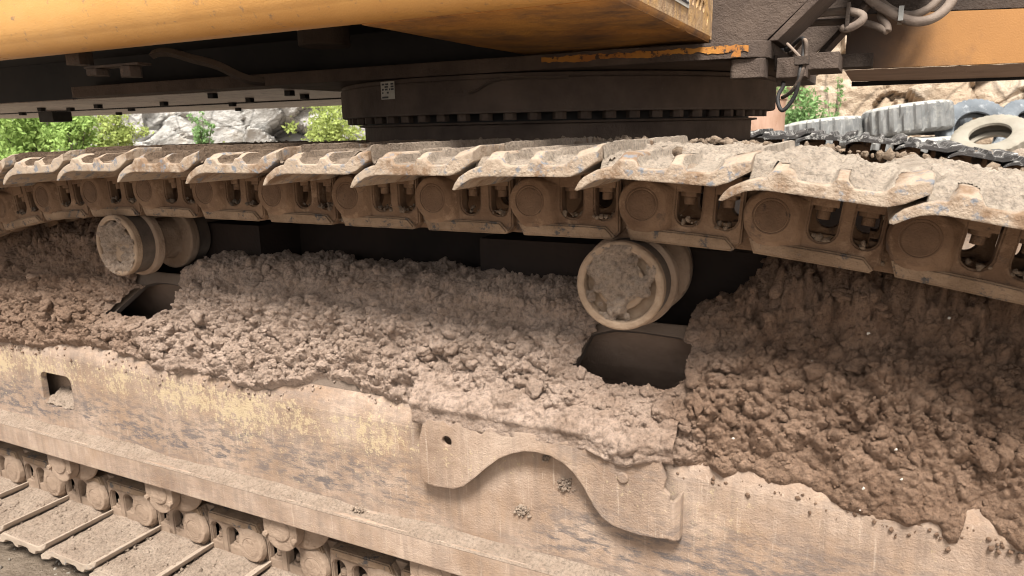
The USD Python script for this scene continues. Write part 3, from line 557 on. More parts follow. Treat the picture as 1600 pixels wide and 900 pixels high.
def curl(pts, zs, name):
    """strip of plate bent along a curve in plan"""
    c = sg.LineString(pts).buffer(.0045, 6); m = ext_z(c, 0, 1); v = m.vertices.copy()
    x0, x1 = v[:, 0].min(), v[:, 0].max(); f = (v[:, 0]-x0)/(x1-x0)
    lo = np.interp(f, [0, .5, 1], zs[0]); hi = np.interp(f, [0, .5, 1], zs[1]); v[:, 2] = lo+(hi-lo)*v[:, 2]
    obj(name, trimesh.Trimesh(v, m.faces, process=False), 'frame_steel', fr, smooth=50)
curl([(-.286, 1.176), (-.274, 1.176), (-.272, 1.179), (-.268, 1.186), (-.267, 1.196), (-.267, 1.206)], ((.506, .508, .500), (.590, .580, .590)), 'guard_return')
obj('guard_bolt', cyl_y(-.367, .611, .011, 1.166, 1.172, 16, .002), 'frame_steel', fr)

# ---- carrier rollers
def carrier(x, z, label=None):
    c = xform('carrier_roller', EX)
    obj('end_face', lathe_y([(0, 1.2235), (.043, 1.2235), (.046, 1.2255), (.046, 1.236), (.0665, 1.236), (.0675, 1.2155), (.0700, 1.2135), (.0785, 1.2135), (.0815, 1.2165), (.0815, 1.232), (.0802, 1.2335)], (x, z), 64), 'roller_face', c, smooth=35)
    obj('tread', lathe_y([(.0802, 1.2335), (.0802, 1.2710)], (x, z), 64), 'roller_tread', c)
    obj('flange', lathe_y([(.0802, 1.2710), (.089, 1.2735), (.0905, 1.2775), (.0905, 1.293), (.087, 1.297), (.060, 1.299), (.058, 1.302), (.058, 1.372), (.060, 1.376), (.086, 1.378), (.0895, 1.382), (.0895, 1.404), (.086, 1.409), (.0802, 1.411)], (x, z), 64), 'lower_link_steel', c, smooth=35)
    obj('tread', lathe_y([(.0802, 1.411), (.0802, 1.452), (.04, 1.454)], (x, z), 64), 'roller_tread', c)
    obj('roller_bracket', cat(ext_y(unary_union([sg.Point(x, z).buffer(.062, 10), sg.Polygon([(x-.055, z), (x+.055, z), (x+.11, .70), (x-.11, .70)])]), 1.466, 1.54), cyl_y(x, z, .040, 1.452, 1.466, 24)), 'plough_steel', c)
    return c
carrier(-.3935, .9585); carrier(-1.776, .9585)

# ---- bottom rollers with their collars
for k in range(5):
    x = -2.150+.4455*k
    b = xform('bottom_roller', EX)
    obj('drum', lathe_y([(0, 1.215), (.085, 1.218), (.098, 1.224), (.098, 1.2305), (.082, 1.233), (.082, 1.272), (.105, 1.276), (.105, 1.30), (.06, 1.31), (.06, 1.44)], (x+.035, .306), 48), 'lower_link_steel', b, smooth=35)
    cp = unary_union([sg.Point(x, .268).buffer(.055, 12), sg.box(x-.055, .27, x+.055, .312)])
    obj('end_collar', ext_y(cp, 1.188, 1.214), 'lower_link_steel', b)
    obj('collar_cap', lathe_y([(0, 1.184), (.030, 1.184), (.033, 1.187), (.033, 1.1885)], (x, .272), 32), 'lower_link_steel', b)
    obj('collar_bolt', cyl_y(x-.047, .252, .008, 1.180, 1.19, 6), 'lower_link_steel', b); obj('collar_bolt', cyl_y(x+.047, .252, .008, 1.180, 1.19, 6), 'lower_link_steel', b)

# ---- car body, slewing ring
CX = -1.165
body = sg.Polygon([(CX-.85, 1.62), (CX+.85, 1.62), (CX+.95, YM), (CX+.85, 3.86), (CX-.85, 3.86), (CX-.95, YM)])
obj('car_body', cat(ext_z(body, .52, 1.09), ext_z(sg.Point(CX, YM).buffer(.80, 24), 1.09, 1.185)), 'body_steel', EX)
for sx in (-1, 1):
    for y0, y1 in ((1.462, 2.2), (3.28, 4.02)):
        obj('body_leg', ext_z(sg.Polygon([(CX+sx*.35, y0), (CX+sx*1.35, y0), (CX+sx*.85, y1), (CX+sx*.35, y1)]), .50, .99), 'body_steel', EX)
ring = xform('slewing_ring', EX)
obj('ring_housing', lathe_z([(.70, 1.285), (.828, 1.285), (.8335, 1.290), (.8335, 1.381), (.829, 1.384), (.829, 1.396), (.70, 1.396)], (CX, YM), 160), 'grease_steel', ring)
obj('lower_ring', lathe_z([(.70, 1.18), (.752, 1.18), (.752, 1.252), (.772, 1.254), (.772, 1.2605), (.70, 1.2605)], (CX, YM), 160), 'grease_steel', ring)
obj('inner_race', lathe_z([(.742, 1.2605), (.742, 1.286)], (CX, YM), 120), 'black_rubber', ring)
for k in range(34):
    th = math.radians(-178+k*176/33)
    if -178 <= math.degrees(th) <= -2:
        obj('ring_bolt', hexnut(CX+.795*math.cos(th), YM+.795*math.sin(th), 1.264, 1.2855, .0205), 'grease_steel', ring)
def on_ring(x, z, out=.004):
    """point on the near side of the ring for a given x"""
    R = .8335+out; y = YM-math.sqrt(max(R*R-(x-CX)**2, 0)); return [x, y, z]
obj('weld_bead', tube([on_ring(x, z) for x, z in ((-1.085, 1.345), (-1.05, 1.356), (-1.02, 1.372), (-.98, 1.3795), (-.90, 1.3805), (-.80, 1.3805))], .0045, 8), 'plough_steel', ring)
def label_plate():
    xs = np.linspace(-1.432, -1.365, 8); P_ = np.array([[on_ring(x, z, .0012) for z in (1.338, 1.392)] for x in xs]); return sheet(P_)
obj('label_plate', label_plate(), 'cream_label', ring)
rg = np.random.default_rng(5)
for zz, segs in ((1.384, ((.1, .3), (.36, .58), (.74, .95))), (1.376, ((.30, .55), (.74, .95))), (1.368, ((.1, .24), (.32, .52), (.62, .70), (.74, .95))), (1.358, ((.1, .2), (.45, .6))), (1.344, ((.08, .55),))):
    for s0, s1 in segs:
        xa, xb = -1.432+.067*s0, -1.432+.067*s1
        obj('label_print', sheet(np.array([[on_ring(x, z, .0022) for z in (zz-.0028, zz+.0028)] for x in np.linspace(xa, xb, 4)])), 'ink', ring)

# ---- upper structure
up = xform('upper_structure', EX)
obj('main_plate', ext_z(sg.box(-3.0+.05, 1.93+.05, -.255-.05, 3.5).buffer(.05, 8), 1.400, 1.440), 'grease_steel', up)
obj('plate_boss', ext_z(rrect(-.345, -.262, 1.938, 2.02, .012), 1.352, 1.398), 'grease_steel', up)
# bare paint on the near edge of the plate, a chipped strip
def paint_strip():
    xs = np.linspace(-.86, -.30, 140); r2 = np.random.default_rng(3)
    lo = 1.4165+.006*(meshkit.fbm(np.stack([xs*40, 0*xs, 0*xs], -1), 4, 2)-.5)*2; hi = 1.431+.005*(meshkit.fbm(np.stack([xs*55, 0*xs+9, 0*xs], -1), 4, 3)-.5)*2
    return sheet(np.stack([np.stack([xs, 0*xs+1.9280, lo], -1), np.stack([xs, 0*xs+1.9280, hi], -1)], 1))
grimy('strip_paint', (.42, .16, .04), (.62, .29, .05), s1=9, patch=(.08, .05, .035), ps=40, pt=(.52, .58), fine=200, fine_d=.001)
obj('paint_strip', paint_strip(), 'strip_paint', up)
obj('paint_strip', sheet(np.array([[[-.343, 1.9278, 1.402], [-.336, 1.9278, 1.418]], [[-.318, 1.9278, 1.402], [-.318, 1.9278, 1.420]]])), 'strip_paint', up)
# D-section skirt along the side
yS, zS = 1.2, 1.45
ang = np.linspace(0, math.pi/2, 14); r_ = .105
prof = [(yS, 1.95), (yS, zS+r_)]+[(yS+r_-r_*math.cos(t_), zS+r_-r_*math.sin(t_)*.97) for t_ in ang[1:]]+[(yS+r_, zS+.02), (yS+.03+r_, zS+.02)]
prof = [(1.2, 1.95), (1.2, 1.555), (1.201, 1.53), (1.206, 1.50), (1.217, 1.478), (1.236, 1.461), (1.262, 1.4525), (1.29, 1.4500), (1.30, 1.462), (1.30, 1.95)]
prof = [(y-.062 if y < 1.295 else y, z) for y, z in prof]
obj('side_skirt', ext_x(sg.Polygon(prof), -5.2, -2.128), 'yellow_paint', up, smooth=50)
obj('side_skirt', ext_x(sg.Polygon(prof), -2.122, -.420), 'yellow_paint', up, smooth=50)
# cab floor pan: slightly bowed sheet metal
def pan():
    xs = np.linspace(-.945, -.412, 60); ys = np.linspace(1.235, 2.02, 60); X, Y = np.meshgrid(xs, ys, indexing='ij')
    tx = (X-xs[0])/(xs[-1]-xs[0]); ty = (Y-ys[0])/(ys[-1]-ys[0])
    Z = 1.4495-.008*np.sin(np.pi*ty)*np.sin(np.pi*np.clip(tx*1.2, 0, 1))+.006*np.exp(-((ty-.28-.25*tx+.08*np.sin(tx*5))/.035)**2)*smooth01(tx*4)+.0035*(meshkit.fbm(np.stack([X*9, Y*9, 0*X], -1), 3, 4)-.5)
    b = sheet(np.stack([X, Y, Z], -1)); b.faces = b.faces[:, ::-1]
    t_ = sheet(np.stack([X, Y, 0*X+1.475], -1))
    B = np.stack([X, Y, Z], -1); T = np.stack([X, Y, 0*X+1.475], -1)
    return cat(b, t_, sheet(np.stack([B[0], T[0]], 0)), sheet(np.stack([T[-1], B[-1]], 0)), sheet(np.stack([T[:, 0], B[:, 0]], 0)), sheet(np.stack([B[:, -1], T[:, -1]], 0)))
obj('cab_floor', pan(), 'floor_paint', up, smooth=60)
# front plate with a rounded foot, perforations and number plate
fp = sg.box(1.14, 1.462, 1.985, 1.95)
for row in range(3):
    for k in range(6):
        yy, zz = 1.885-.0385*k-.01*row, 1.522+.0004*k+.045*row
        fp = fp.difference(affinity.scale(sg.Point(yy, zz).buffer(.0125, 8), .95, 1.1))
fp = fp.difference(affinity.rotate(affinity.scale(sg.Point(1.935, 1.497).buffer(.01), .6, 1.5), -20))
obj('front_plate', ext_x(fp, -.4115, -.4045), 'front_paint', up)
ft = [(-.4045, 1.4635)]+[(-.4045-.016+.016*math.cos(t_), 1.4635-.014*math.sin(t_)) for t_ in np.linspace(.15, math.pi/2, 7)]+[(-.43, 1.4495), (-.43, 1.456), (-.4115, 1.4635)]
obj('plate_foot', ext_y(sg.Polygon(ft), 1.14, 1.985), 'floor_paint', up, smooth=60)
obj('floor_side', ext_x(sg.box(1.985, 1.455, 1.992, 1.95), -.95, -.404), 'front_paint', up)
obj('cabin_back', box(-1.0, -.99, 1.23, 2.0, 1.477, 1.95), 'dark_steel', up); obj('deck_top', box(-5.2, -.42, 1.24, 1.98, 1.951, 1.99), 'yellow_paint', up)
np_ = xform('number_plate', up)
obj('plate_border', ext_x(sg.box(1.36, 1.496, 1.722, 1.60), -.4042, -.4015), 'white_plate', np_)
obj('perforation_shade', box(-.445, -.435, 1.22, 1.98, 1.478, 1.945), 'black_rubber', up)  # black sheet added behind the holes so they look unlit inside
obj('plate_field', ext_x(sg.box(1.37, 1.5035, 1.713, 1.592), -.4013, -.4005), 'ink', np_)
# its lettering is cut off by the picture's edge and cannot be read: pale strokes only
for k, yy in enumerate(np.linspace(1.40, 1.702, 15)):
    obj('plate_stroke', ext_x(sg.box(yy-.0045, 1.508+.006*((k*5) % 3 == 0), yy+.0045, 1.572), -.4003, -.3993), 'white_plate', np_)
obj('small_plate', ext_x(sg.box(1.20, 1.483, 1.33, 1.56), -.4042, -.4012), 'clip_metal', up)
# boom foot plates
bf = sg.Polygon([(-.60, 1.4415), (-.285, 1.4415), (-.268, 1.4455), (-.12, 1.585), (-.12, 1.95), (-.60, 1.95)])
obj('foot_plate', ext_y(bf, 2.0, 2.035), 'grease_steel', up)
edge = sg.Polygon([(-.262, 1.4415), (-.240, 1.4415), (-.075, 1.60), (-.075, 1.95), (-.119, 1.95), (-.119, 1.585)])
obj('foot_plate_edge', ext_y(edge, 1.985, 2.20), 'grease_steel', up)
bf2 = affinity.translate(bf, 0, 0)
obj('foot_plate', ext_y(bf2, 2.95, 2.985), 'grease_steel', up)
obj('foot_lug', cat(box(-.253, -.10, 2.05, 2.30, 1.372, 1.412), box(-.240, -.17, 2.0, 2.12, 1.352, 1.40)), 'grease_steel', up)
obj('front_bar', box(-.170, -.025, 2.30, 2.38, 1.388, 1.424), 'plough_steel', up)
obj('brace', tube([[-.165, 2.26, 1.41], [-.02, 2.26, 1.58]], .013, 4, False), 'grease_steel', up)
obj('cab', cat(box(-2.2, -.45, 1.16, 2.0, 1.995, 3.4)), 'yellow_paint', up)
obj('boom_shade_slab', box(-.40, .12, 2.12, 2.39, 1.665, 1.70), 'dark_steel', up)  # unseen slab, added over the boom to shade its side
obj('cross_wall', box(-.34, -.33, 2.05, 2.95, 1.441, 1.95), 'dark_steel', up)
# boom
bm = xform('boom', EX)
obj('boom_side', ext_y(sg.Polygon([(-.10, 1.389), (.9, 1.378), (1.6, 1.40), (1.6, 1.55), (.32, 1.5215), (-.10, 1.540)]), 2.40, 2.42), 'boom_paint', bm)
obj('boom_top', ext_y(sg.Polygon([(-.10, 1.545), (.32, 1.527), (1.6, 1.555), (1.6, 1.9), (-.10, 1.9)]), 2.428, 3.08), 'plough_steel', bm)
def belly():
    xs = np.linspace(-.10, 1.6, 80); ys = np.linspace(2.402, 3.10, 20); X, Y = np.meshgrid(xs, ys, indexing='ij')
    Z = np.interp(X, [-.10, .9, 1.6], [1.389, 1.378, 1.40])-.003+.006*(meshkit.fbm(np.stack([X*6, Y*6, 0*X], -1), 4, 6)-.5)
    b = sheet(np.stack([X, Y, Z], -1)); b.faces = b.faces[:, ::-1]; return b
obj('boom_belly', belly(), 'boom_belly', bm, smooth=True)
obj('belly_rim', box(-.10, 1.6, 3.10, 3.13, 1.37, 1.386), 'dark_steel', bm)
def hose(pts, r, mat='hose_rubber', y=None): return obj('hose', tube(pts, r, 12), mat, EX, smooth=True)
hose([(-.36, 2.30, 1.515), (-.23, 2.24, 1.527), (-.12, 2.22, 1.528), (-.075, 2.20, 1.520), (-.055, 2.19, 1.505), (-.07, 2.19, 1.488), (-.105, 2.20, 1.486)], .0105)
hose([(-.36, 2.33, 1.498), (-.23, 2.30, 1.512), (-.12, 2.29, 1.510), (-.06, 2.28, 1.502), (-.02, 2.25, 1.485), (.004, 2.23, 1.470)], .0095)
hose([(.004, 2.23, 1.470), (.003, 2.235, 1.482), (-.008, 2.25, 1.50), (-.014, 2.27, 1.53)], .0095)
hose([(-.07, 2.26, 1.60), (-.045, 2.25, 1.556), (.0, 2.24, 1.522), (.04, 2.235, 1.499), (.078, 2.235, 1.489), (.118, 2.24, 1.502), (.142, 2.25, 1.53), (.155, 2.26, 1.58)], .0125)
hose([(-.04, 2.34, 1.61), (-.02, 2.32, 1.560), (.015, 2.31, 1.530), (.055, 2.30, 1.515), (.09, 2.30, 1.524), (.115, 2.31, 1.548), (.13, 2.32, 1.60)], .0105)
obj('hose_clamp', rot(box(-.006, .006, -.05, .05, -.018, .018), (0, 0, 1), 0).apply_translation([.032, 2.27, 1.512]), 'clip_metal', EX)
obj('hose_strap', box(-.098, -.088, 2.185, 2.315, 1.475, 1.545), 'plough_steel', EX)
hose([(-.225, 2.05, 1.432), (-.19, 1.99, 1.440), (-.178, 1.97, 1.437), (-.176, 1.965, 1.42), (-.176, 1.95, 1.39), (-.178, 1.93, 1.36), (-.184, 1.93, 1.31), (-.198, 1.93, 1.283), (-.212, 1.93, 1.270), (-.224, 1.94, 1.285), (-.226, 1.97, 1.315), (-.225, 2.02, 1.34)], .005, 'black_rubber')
hose([(-.22, 2.06, 1.425), (-.186, 1.99, 1.432), (-.172, 1.96, 1.432), (-.168, 1.95, 1.40), (-.172, 1.93, 1.36), (-.186, 1.93, 1.325), (-.205, 1.95, 1.308), (-.22, 1.99, 1.303)], .005, 'plough_steel')
obj('hose_tie', box(-.192, -.160, 1.925, 1.96, 1.376, 1.396), 'plough_steel', EX)
obj('bare_wire', tube([[-.215, 1.97, 1.43], [-.195, 1.945, 1.41], [-.178, 1.93, 1.392]], .0035, 8), 'hose_rubber', EX)

# ---- underside of the tail: recess, cover plates with hanging bolts, counterweight
obj('tail_floor', box(-5.2, -.95, 1.24, 2.052, 1.56, 1.58), 'dark_steel', up)
obj('recess_wall', box(-5.2, -.95, 2.052, 2.07, 1.402, 1.56), 'dark_steel', up)
xs = [-5.9, -4.35, -3.15, -1.95]
for i in range(3):
    obj('cover_plate', box(xs[i]+.006, xs[i+1]-.006, 2.053, 2.80, 1.3985, 1.405), 'cover_steel', up)
    obj('cover_plate', box(xs[i]+.006-.4, xs[i+1]-.006-.4, 2.83, 3.62, 1.3985, 1.405), 'cover_steel', up)
obj('cover_rail', box(-6.2, -1.9, 2.803, 2.827, 1.393, 1.403), 'dark_steel', up)
for x, y in [(-5.363, 3.431), (-4.777, 2.775), (-4.044, 2.452), (-3.981, 2.571), (-3.534, 2.427), (-3.841, 2.837), (-3.12, 2.484), (-2.376, 2.12), (-3.003, 2.801), (-2.587, 2.517), (-2.05, 2.20), (-2.2, 2.45), (-4.6, 3.3), (-3.6, 3.4)]:
    obj('cover_bolt', hexnut(x, y, 1.380, 1.399, .022), 'black_rubber', up)
obj('tail_block', box(-4.66, -4.52, 2.80, 2.92, 1.335, 1.398), 'black_rubber', up)
obj('counterweight', cat(box(-6.4, -5.3, 1.2, 4.3, 1.43, 2.6)), 'yellow_paint', up)
obj('engine_house', box(-5.25, -1.0, 2.0, 4.25, 1.60, 2.9), 'yellow_paint', up)
obj('pan_mount', lathe_z([(0, 1.495), (.075, 1.495), (.078, 1.498), (.078, 1.56)], (-1.53, 1.81), 32), 'plough_steel', up)
obj('skirt_bracket', cat(box(-1.972, -1.915, 1.28, 1.32, 1.43, 1.50), box(-1.916, -1.70, 1.29, 1.33, 1.418, 1.424)), 'plough_steel', up)
obj('bracket_bolt', hexnut(-1.888, 1.31, 1.400, 1.417, .030), 'plough_steel', up); obj('bracket_bolt', hexnut(-1.755, 1.31, 1.390, 1.417, .028), 'plough_steel', up)
obj('curved_strap', tube([[-2.163, 1.7, 1.500], [-2.11, 1.7, 1.506], [-1.98, 1.7, 1.478], [-1.857, 1.7, 1.446], [-1.78, 1.72, 1.409], [-1.74, 1.76, 1.40]], .014, 4), 'plough_steel', up)

# ---- far track frame
ff = xform('track_frame', EX)
yo = 2*YM
def mir(poly): return affinity.scale(poly, -1, 1, origin=(YM, 0))
obj('side_plate', ext_x(sg.Polygon([(yo-1.462, .36), (yo-1.462, .655), (yo-1.345, .862), (yo-1.222, .65), (yo-1.204, .61), (yo-1.204, .31), (yo-1.30, .31)]), FX0, FX1), 'frame_steel', ff)

# ================================================================== MUD
sec = np.array([(1.203, .45), (1.203, .60), (1.2065, .625), (1.222, .655), (1.3405, .866), (1.375, .882), (1.45, .878), (1.55, .868), (1.66, .85)])
sL = np.concatenate([[0], np.cumsum(np.linalg.norm(np.diff(sec, axis=0), axis=1))])
BND = [(-3.0, .18), (-2.385, .168), (-2.18, .18), (-1.945, .212), (-1.798, .196), (-1.632, .170), (-1.473, .184), (-1.315, .178), (-1.235, .184), (-1.094, .234), (-1.016, .226), (-.94, .212), (-.8, .195), (-.677, .20), (-.573, .194), (-.478, .196), (-.4, .196), (-.313, .190), (-.23, .185), (-.196, .178), (-.153, .192), (-.119, .170), (-.079, .184), (-.050, .178), (-.018, .170), (.012, .163), (.06, .155), (.096, .150), (.118, .163), (.135, .158), (.150, .133), (.163, .134), (.172, .18), (.186, .187), (.20, .180), (.214, .165), (.249, .143), (.6, .15), (1.1, .15)]
def frame_mud():
    xs = np.arange(-2.58, .70, .0021); ss = np.arange(.125, .68, .0021)
    X, S = np.meshgrid(xs, ss, indexing='ij')
    w = .012*(meshkit.fbm(np.stack([X*22, S*0, S*0], -1), 4, 3)-.5)*2
    fb = np.interp(X, [b[0] for b in BND], [b[1] for b in BND])+w
    B = np.stack([np.interp(S, sL, sec[:, 0]), np.interp(S, sL, sec[:, 1])], -1)
    ts = np.gradient(np.stack([np.interp(ss, sL, sec[:, 0]), np.interp(ss, sL, sec[:, 1])], -1), axis=0)
    from scipy.ndimage import gaussian_filter1d
    ts = gaussian_filter1d(ts, 14, axis=0); ts /= np.linalg.norm(ts, axis=1)[:, None]
    N = np.broadcast_to(np.stack([-ts[:, 1], ts[:, 0]], -1)[None], B.shape)
    uv = np.stack([X, S], -1)
    low = meshkit.fbm(np.stack([X*6, S*6, 0*X], -1), 4, 12)
    right = smooth01((X+.27)/.15); left = smooth01((-1.95-X)/.2)
    d = S-fb
    thick = .002+.016*smooth01(d/.10)+.010*smooth01((d-.10)/.15)
    thick = thick+.012*right*smooth01(d/.25)
    # ridge piled up over the apex, higher at the right and left ends
    ridge = (-.058+.040*low-.022*smooth01((X+1.25)/.35)*(1-right))*smooth01((S-.37)/.09)+(.105*right+.100*left)*smooth01((S-.42)/.14)
    h = thick*(.55+.9*low)+ridge
    crumb = mud_relief(uv, 5, 1.0)
    smear = right*smooth01((.30-S)/.08)                       # trowelled, damp soil at the right-hand foot
    h = h+crumb*(1-.55*smear)*smooth01(d/.018)*(.75+.25*smooth01(d/.08))
    h = h+smear*.006*(meshkit.fbm(np.stack([X*60, S*60, 0*X], -1), 4, 31)-.5)
    h = np.where(d < 0, -.02, h-.006)
    h = np.where((d > .06) & (S > .26), np.maximum(h, .004+.016*low+.55*crumb), h)
    drop = h < -.012
    # clear of the carrier rollers and of the openings under them
    import shapely
    ex = .010*(meshkit.fbm(np.stack([X*40, S*40, 0*X+7], -1), 4, 17)-.5)*2; ey = .010*(meshkit.fbm(np.stack([X*40, S*40, 0*X+19], -1), 4, 18)-.5)*2
    sh = .2098                                                     # arc length at the foot of the sloping plate
    for hp, xc in zip(HPTS, (-.390, -1.776)):
        opening = sg.Polygon([(x, q+sh+(.012 if q < .13 else 0)) for x, q in hp])
        saddle = sg.Polygon([(xc-.085, .405), (xc+.095, .405), (xc+.115, .70), (xc-.11, .70)])
        reg = unary_union([opening, saddle]); near_r = (np.abs(X-xc) < .30)
        px, py = (X+ex)[near_r], (S+ey)[near_r]
        ins = np.zeros(X.shape, bool); ins[near_r] = shapely.contains_xy(reg, px, py)
        dist = np.full(X.shape, 1.0); dist[near_r] = shapely.distance(reg, shapely.points(px, py))
        drop |= ins
        h = h*np.where(S > sh+.06, .35+.65*smooth01(dist/.055), 1-.0*dist)
    h = np.minimum(h, np.where(S > .47, .12, .2))
    Pw = np.stack([X, B[..., 0]+N[..., 0]*h, B[..., 1]+N[..., 1]*h], -1)
    # loose crumbs
    ok = ~drop & (d > .01) & (S > .17); idx = np.argwhere(ok); r2 = np.random.default_rng(9)
    nb, nsm = 1300, 8500
    pick = idx[r2.choice(len(idx), nb+nsm, replace=False)]
    pp = Pw[pick[:, 0], pick[:, 1]]; nn = np.stack([0*pp[:, 0], N[pick[:, 0], pick[:, 1], 0], N[pick[:, 0], pick[:, 1], 1]], -1)
    sm_ = smear[pick[:, 0], pick[:, 1]]; dd = d[pick[:, 0], pick[:, 1]]
    sz = np.where(np.arange(nb+nsm) < nb, .0050+.0105*r2.random(nb+nsm)**2.4, .0018+.0052*r2.random(nb+nsm)**1.5)*(1-.6*sm_)*(.45+.55*smooth01(dd/.06))
    pp = pp-nn*(sz*.55)[:, None]
    spill = []
    for k in range(300):                                   # crumbs that rolled onto the bare plate below
        x = r2.uniform(-2.4, .3); s = np.interp(x, [b[0] for b in BND], [b[1] for b in BND])-r2.exponential(.010)
        if s < .13: continue
        spill.append([x, np.interp(s, sL, sec[:, 0]), np.interp(s, sL, sec[:, 1])])
    for k in range(110):                                   # and over the top of the guard plate
        x = r2.uniform(-.80, -.29); spill.append([x, 1.1715+abs(r2.normal(0, .012)), .668+r2.normal(0, .008)-(.018*r2.random() if -.44 < x < -.29 else 0)])
    spill = np.array(spill); sp = crumbs(spill, np.tile([0, -.9, .3], (len(spill), 1)), .0012+.0042*r2.random(len(spill))**2.2, 15)
    return sheet(Pw, drop), cat(crumbs(pp[:nb], nn[:nb], sz[:nb], 14, 2), crumbs(pp[nb:], nn[nb:], sz[nb:], 16)), sp, Pw[pick[-260:, 0], pick[-260:, 1]], nn[-260:]
mud, loose, spill, stone_p, stone_n = frame_mud()
def guard_mud():
    xs = np.arange(-.83, -.275, .0024); t_ = np.linspace(0, 1, 44); X, T = np.meshgrid(xs, t_, indexing='ij')
    e = smooth01(np.minimum(X+.83, -.275-X)/.05)
    msk = smooth01(1-np.abs(X+.375)/.115)
    lo = .674-.024*msk-.018*meshkit.fbm(np.stack([X*28, 0*X, 0*X], -1), 5, 71)-.012*meshkit.fbm(np.stack([X*9, 0*X, 0*X], -1), 2, 73)+.012*(1-e)
    gz = np.interp(X, [-.80, -.55, -.30], [.652, .660, .664])
    lo = lo*msk+(gz-.014)*(1-msk); yo_ = (1-msk)*.0055
    B = np.stack([np.interp(T, [0, .30, .36, .6, 1], [1.1705, 1.1690, 1.172, 1.200, 1.250])+yo_*np.interp(T, [0, .36, .6], [1, 1, 0]), np.where(T < .36, lo+(.681-lo)*T/.36, np.interp(T, [.36, .6, 1], [.681, .700, .730]))], -1)
    N = np.stack([np.interp(T, [0, .3, .45, 1], [-1, -1, -.75, -.85]), np.interp(T, [0, .3, .45, 1], [0, .15, .66, .53])], -1)
    uv = np.stack([X, T*.12], -1); c = clods(uv, .026, .019, 81, .7, .4)+clods(uv, .013, .012, 82, .8, .4)+clods(uv, .0065, .006, 83)
    back = smooth01((T-.26)/.12)
    h = .0015+.002*back+c*smooth01(T/.06)*(.55+.45*T)*np.maximum(.25+.75*msk, back)
    return sheet(np.stack([X, B[..., 0]+N[..., 0]*h, B[..., 1]+N[..., 1]*h], -1), h < -.0008)
MUD = xform('mud_heap', None, label='thick crumbly brown mud heaped along the sloping top of the track frame', category='mud', kind='stuff')
obj('mud_crust', mud, 'frame_mud', MUD, smooth=True, kind='stuff'); obj('mud_spill', guard_mud(), 'frame_mud', MUD, smooth=True, kind='stuff'); obj('mud_crumbs', cat(loose, spill), 'frame_mud', MUD, smooth=True, kind='stuff')
r3 = np.random.default_rng(2)
sel = (stone_p[:, 0] > -.32) & (np.arange(len(stone_p)) % 3 == 0)
obj('pale_stones', crumbs(stone_p[sel], stone_n[sel], .0014+.0022*r3.random(sel.sum()), 18), 'white_stone', MUD, smooth=True, kind='stuff')

# mud caked into the upper shoes
def shoe_mud(k, pin, ang):
    us = np.arange(-.020, .214, .0030); ys = np.arange(YC-.298, YC+.2985, .0030); U, Y = np.meshgrid(us, ys, indexing='ij')
    wx = pin[0]+U
    e = np.minimum(Y-(YC-.30), (YC+.30)-Y)
    low = meshkit.fbm(np.stack([wx*9, Y*9, 0*U+k], -1), 4, 60)
    right = smooth01((pin[0]+.75)/.7)
    uv = np.stack([wx, Y], -1)
    inner = smooth01((Y-(YC-.30)-.03)/.10)                    # the caking thickens away from the near edge
    near = smooth01((e-.010)/.022)
    fill = .0795+.009*right*(.3+.7*inner)*near+(low-.5)*(.010+.022*right)*near+.003*inner-.009*(1-near)
    fill = fill-.022*smooth01(1-e/.022)
    rel = clods(uv, .024, .010, 70+k)+clods(uv, .011, .006, 71+k)+clods(uv, .006, .003, 72+k)
    lift = smooth01((low-.40)/.12)*(.55+.45*right)*near
    top = fill+rel*lift
    fl = plate_top(U)+bars(U)*(.012+.010*smooth01((e-.004)/.026))
    gap = smooth01((U-.196)/.008)                              # bridging to the next shoe
    fl = np.where(U > .202, .080, fl)
    coat = (bars(U) < .80+1.2*(low-.5)+.35*inner) & (e > .011+.016*(low-.4)) & (U > .03)
    top = np.where(coat, np.maximum(top, fl+.0012+.12*rel), top)
    drop = (top < fl+.0006) | ((U > .202) & (low < .52-.1*right))
    return to_world(sheet(np.stack([U, Y, np.maximum(top, fl-.002)], -1), drop), pin, ang)
light, dark = [], []
for k in range(1, len(pins)-2):
    ang_ = math.atan2(pins[k+1][1]-pins[k][1], pins[k+1][0]-pins[k][0])
    light.append(shoe_mud(k, pins[k], ang_))
def link_mud():
    r2 = np.random.default_rng(52); pts = []
    for k in range(0, len(pins)-2):
        an = math.atan2(pins[k+1][1]-pins[k][1], pins[k+1][0]-pins[k][0]); c_, s_ = math.cos(an), math.sin(an)
        def put(u, y, v): pts.append([pins[k][0]+c_*u-s_*v, y, pins[k][1]+s_*u+c_*v])
        for j in range(r2.integers(4, 16)): put(r2.normal(.079, .011), r2.uniform(1.236, 1.262), -.029+abs(r2.normal(0, .005)))
        for j in range(r2.integers(4, 18)): put(r2.normal(.143, .011), r2.uniform(1.236, 1.262), -.029+abs(r2.normal(0, .005)))
        for j in range(r2.integers(6, 24)): put(r2.uniform(-.03, .19), 1.242+abs(r2.normal(0, .008)), .056-abs(r2.normal(0, .003)))
        for j in range(r2.integers(3, 14)): put(r2.normal(.178, .006), r2.uniform(1.255, 1.262), r2.uniform(-.06, .03))
    pts = np.array(pts); return crumbs(pts, np.tile([0, -1., 0], (len(pts), 1)), r2.uniform(.0018, .0058, len(pts)), 61)
SM = xform('caked_mud', None, label='pale mud caked between the bars of the upper track shoes', category='mud', kind='stuff')
obj('mud_cake', cat(light), 'shoe_mud', SM, smooth=True, kind='stuff')
obj('link_mud', link_mud(), 'shoe_mud_dark', SM, smooth=True, kind='stuff')
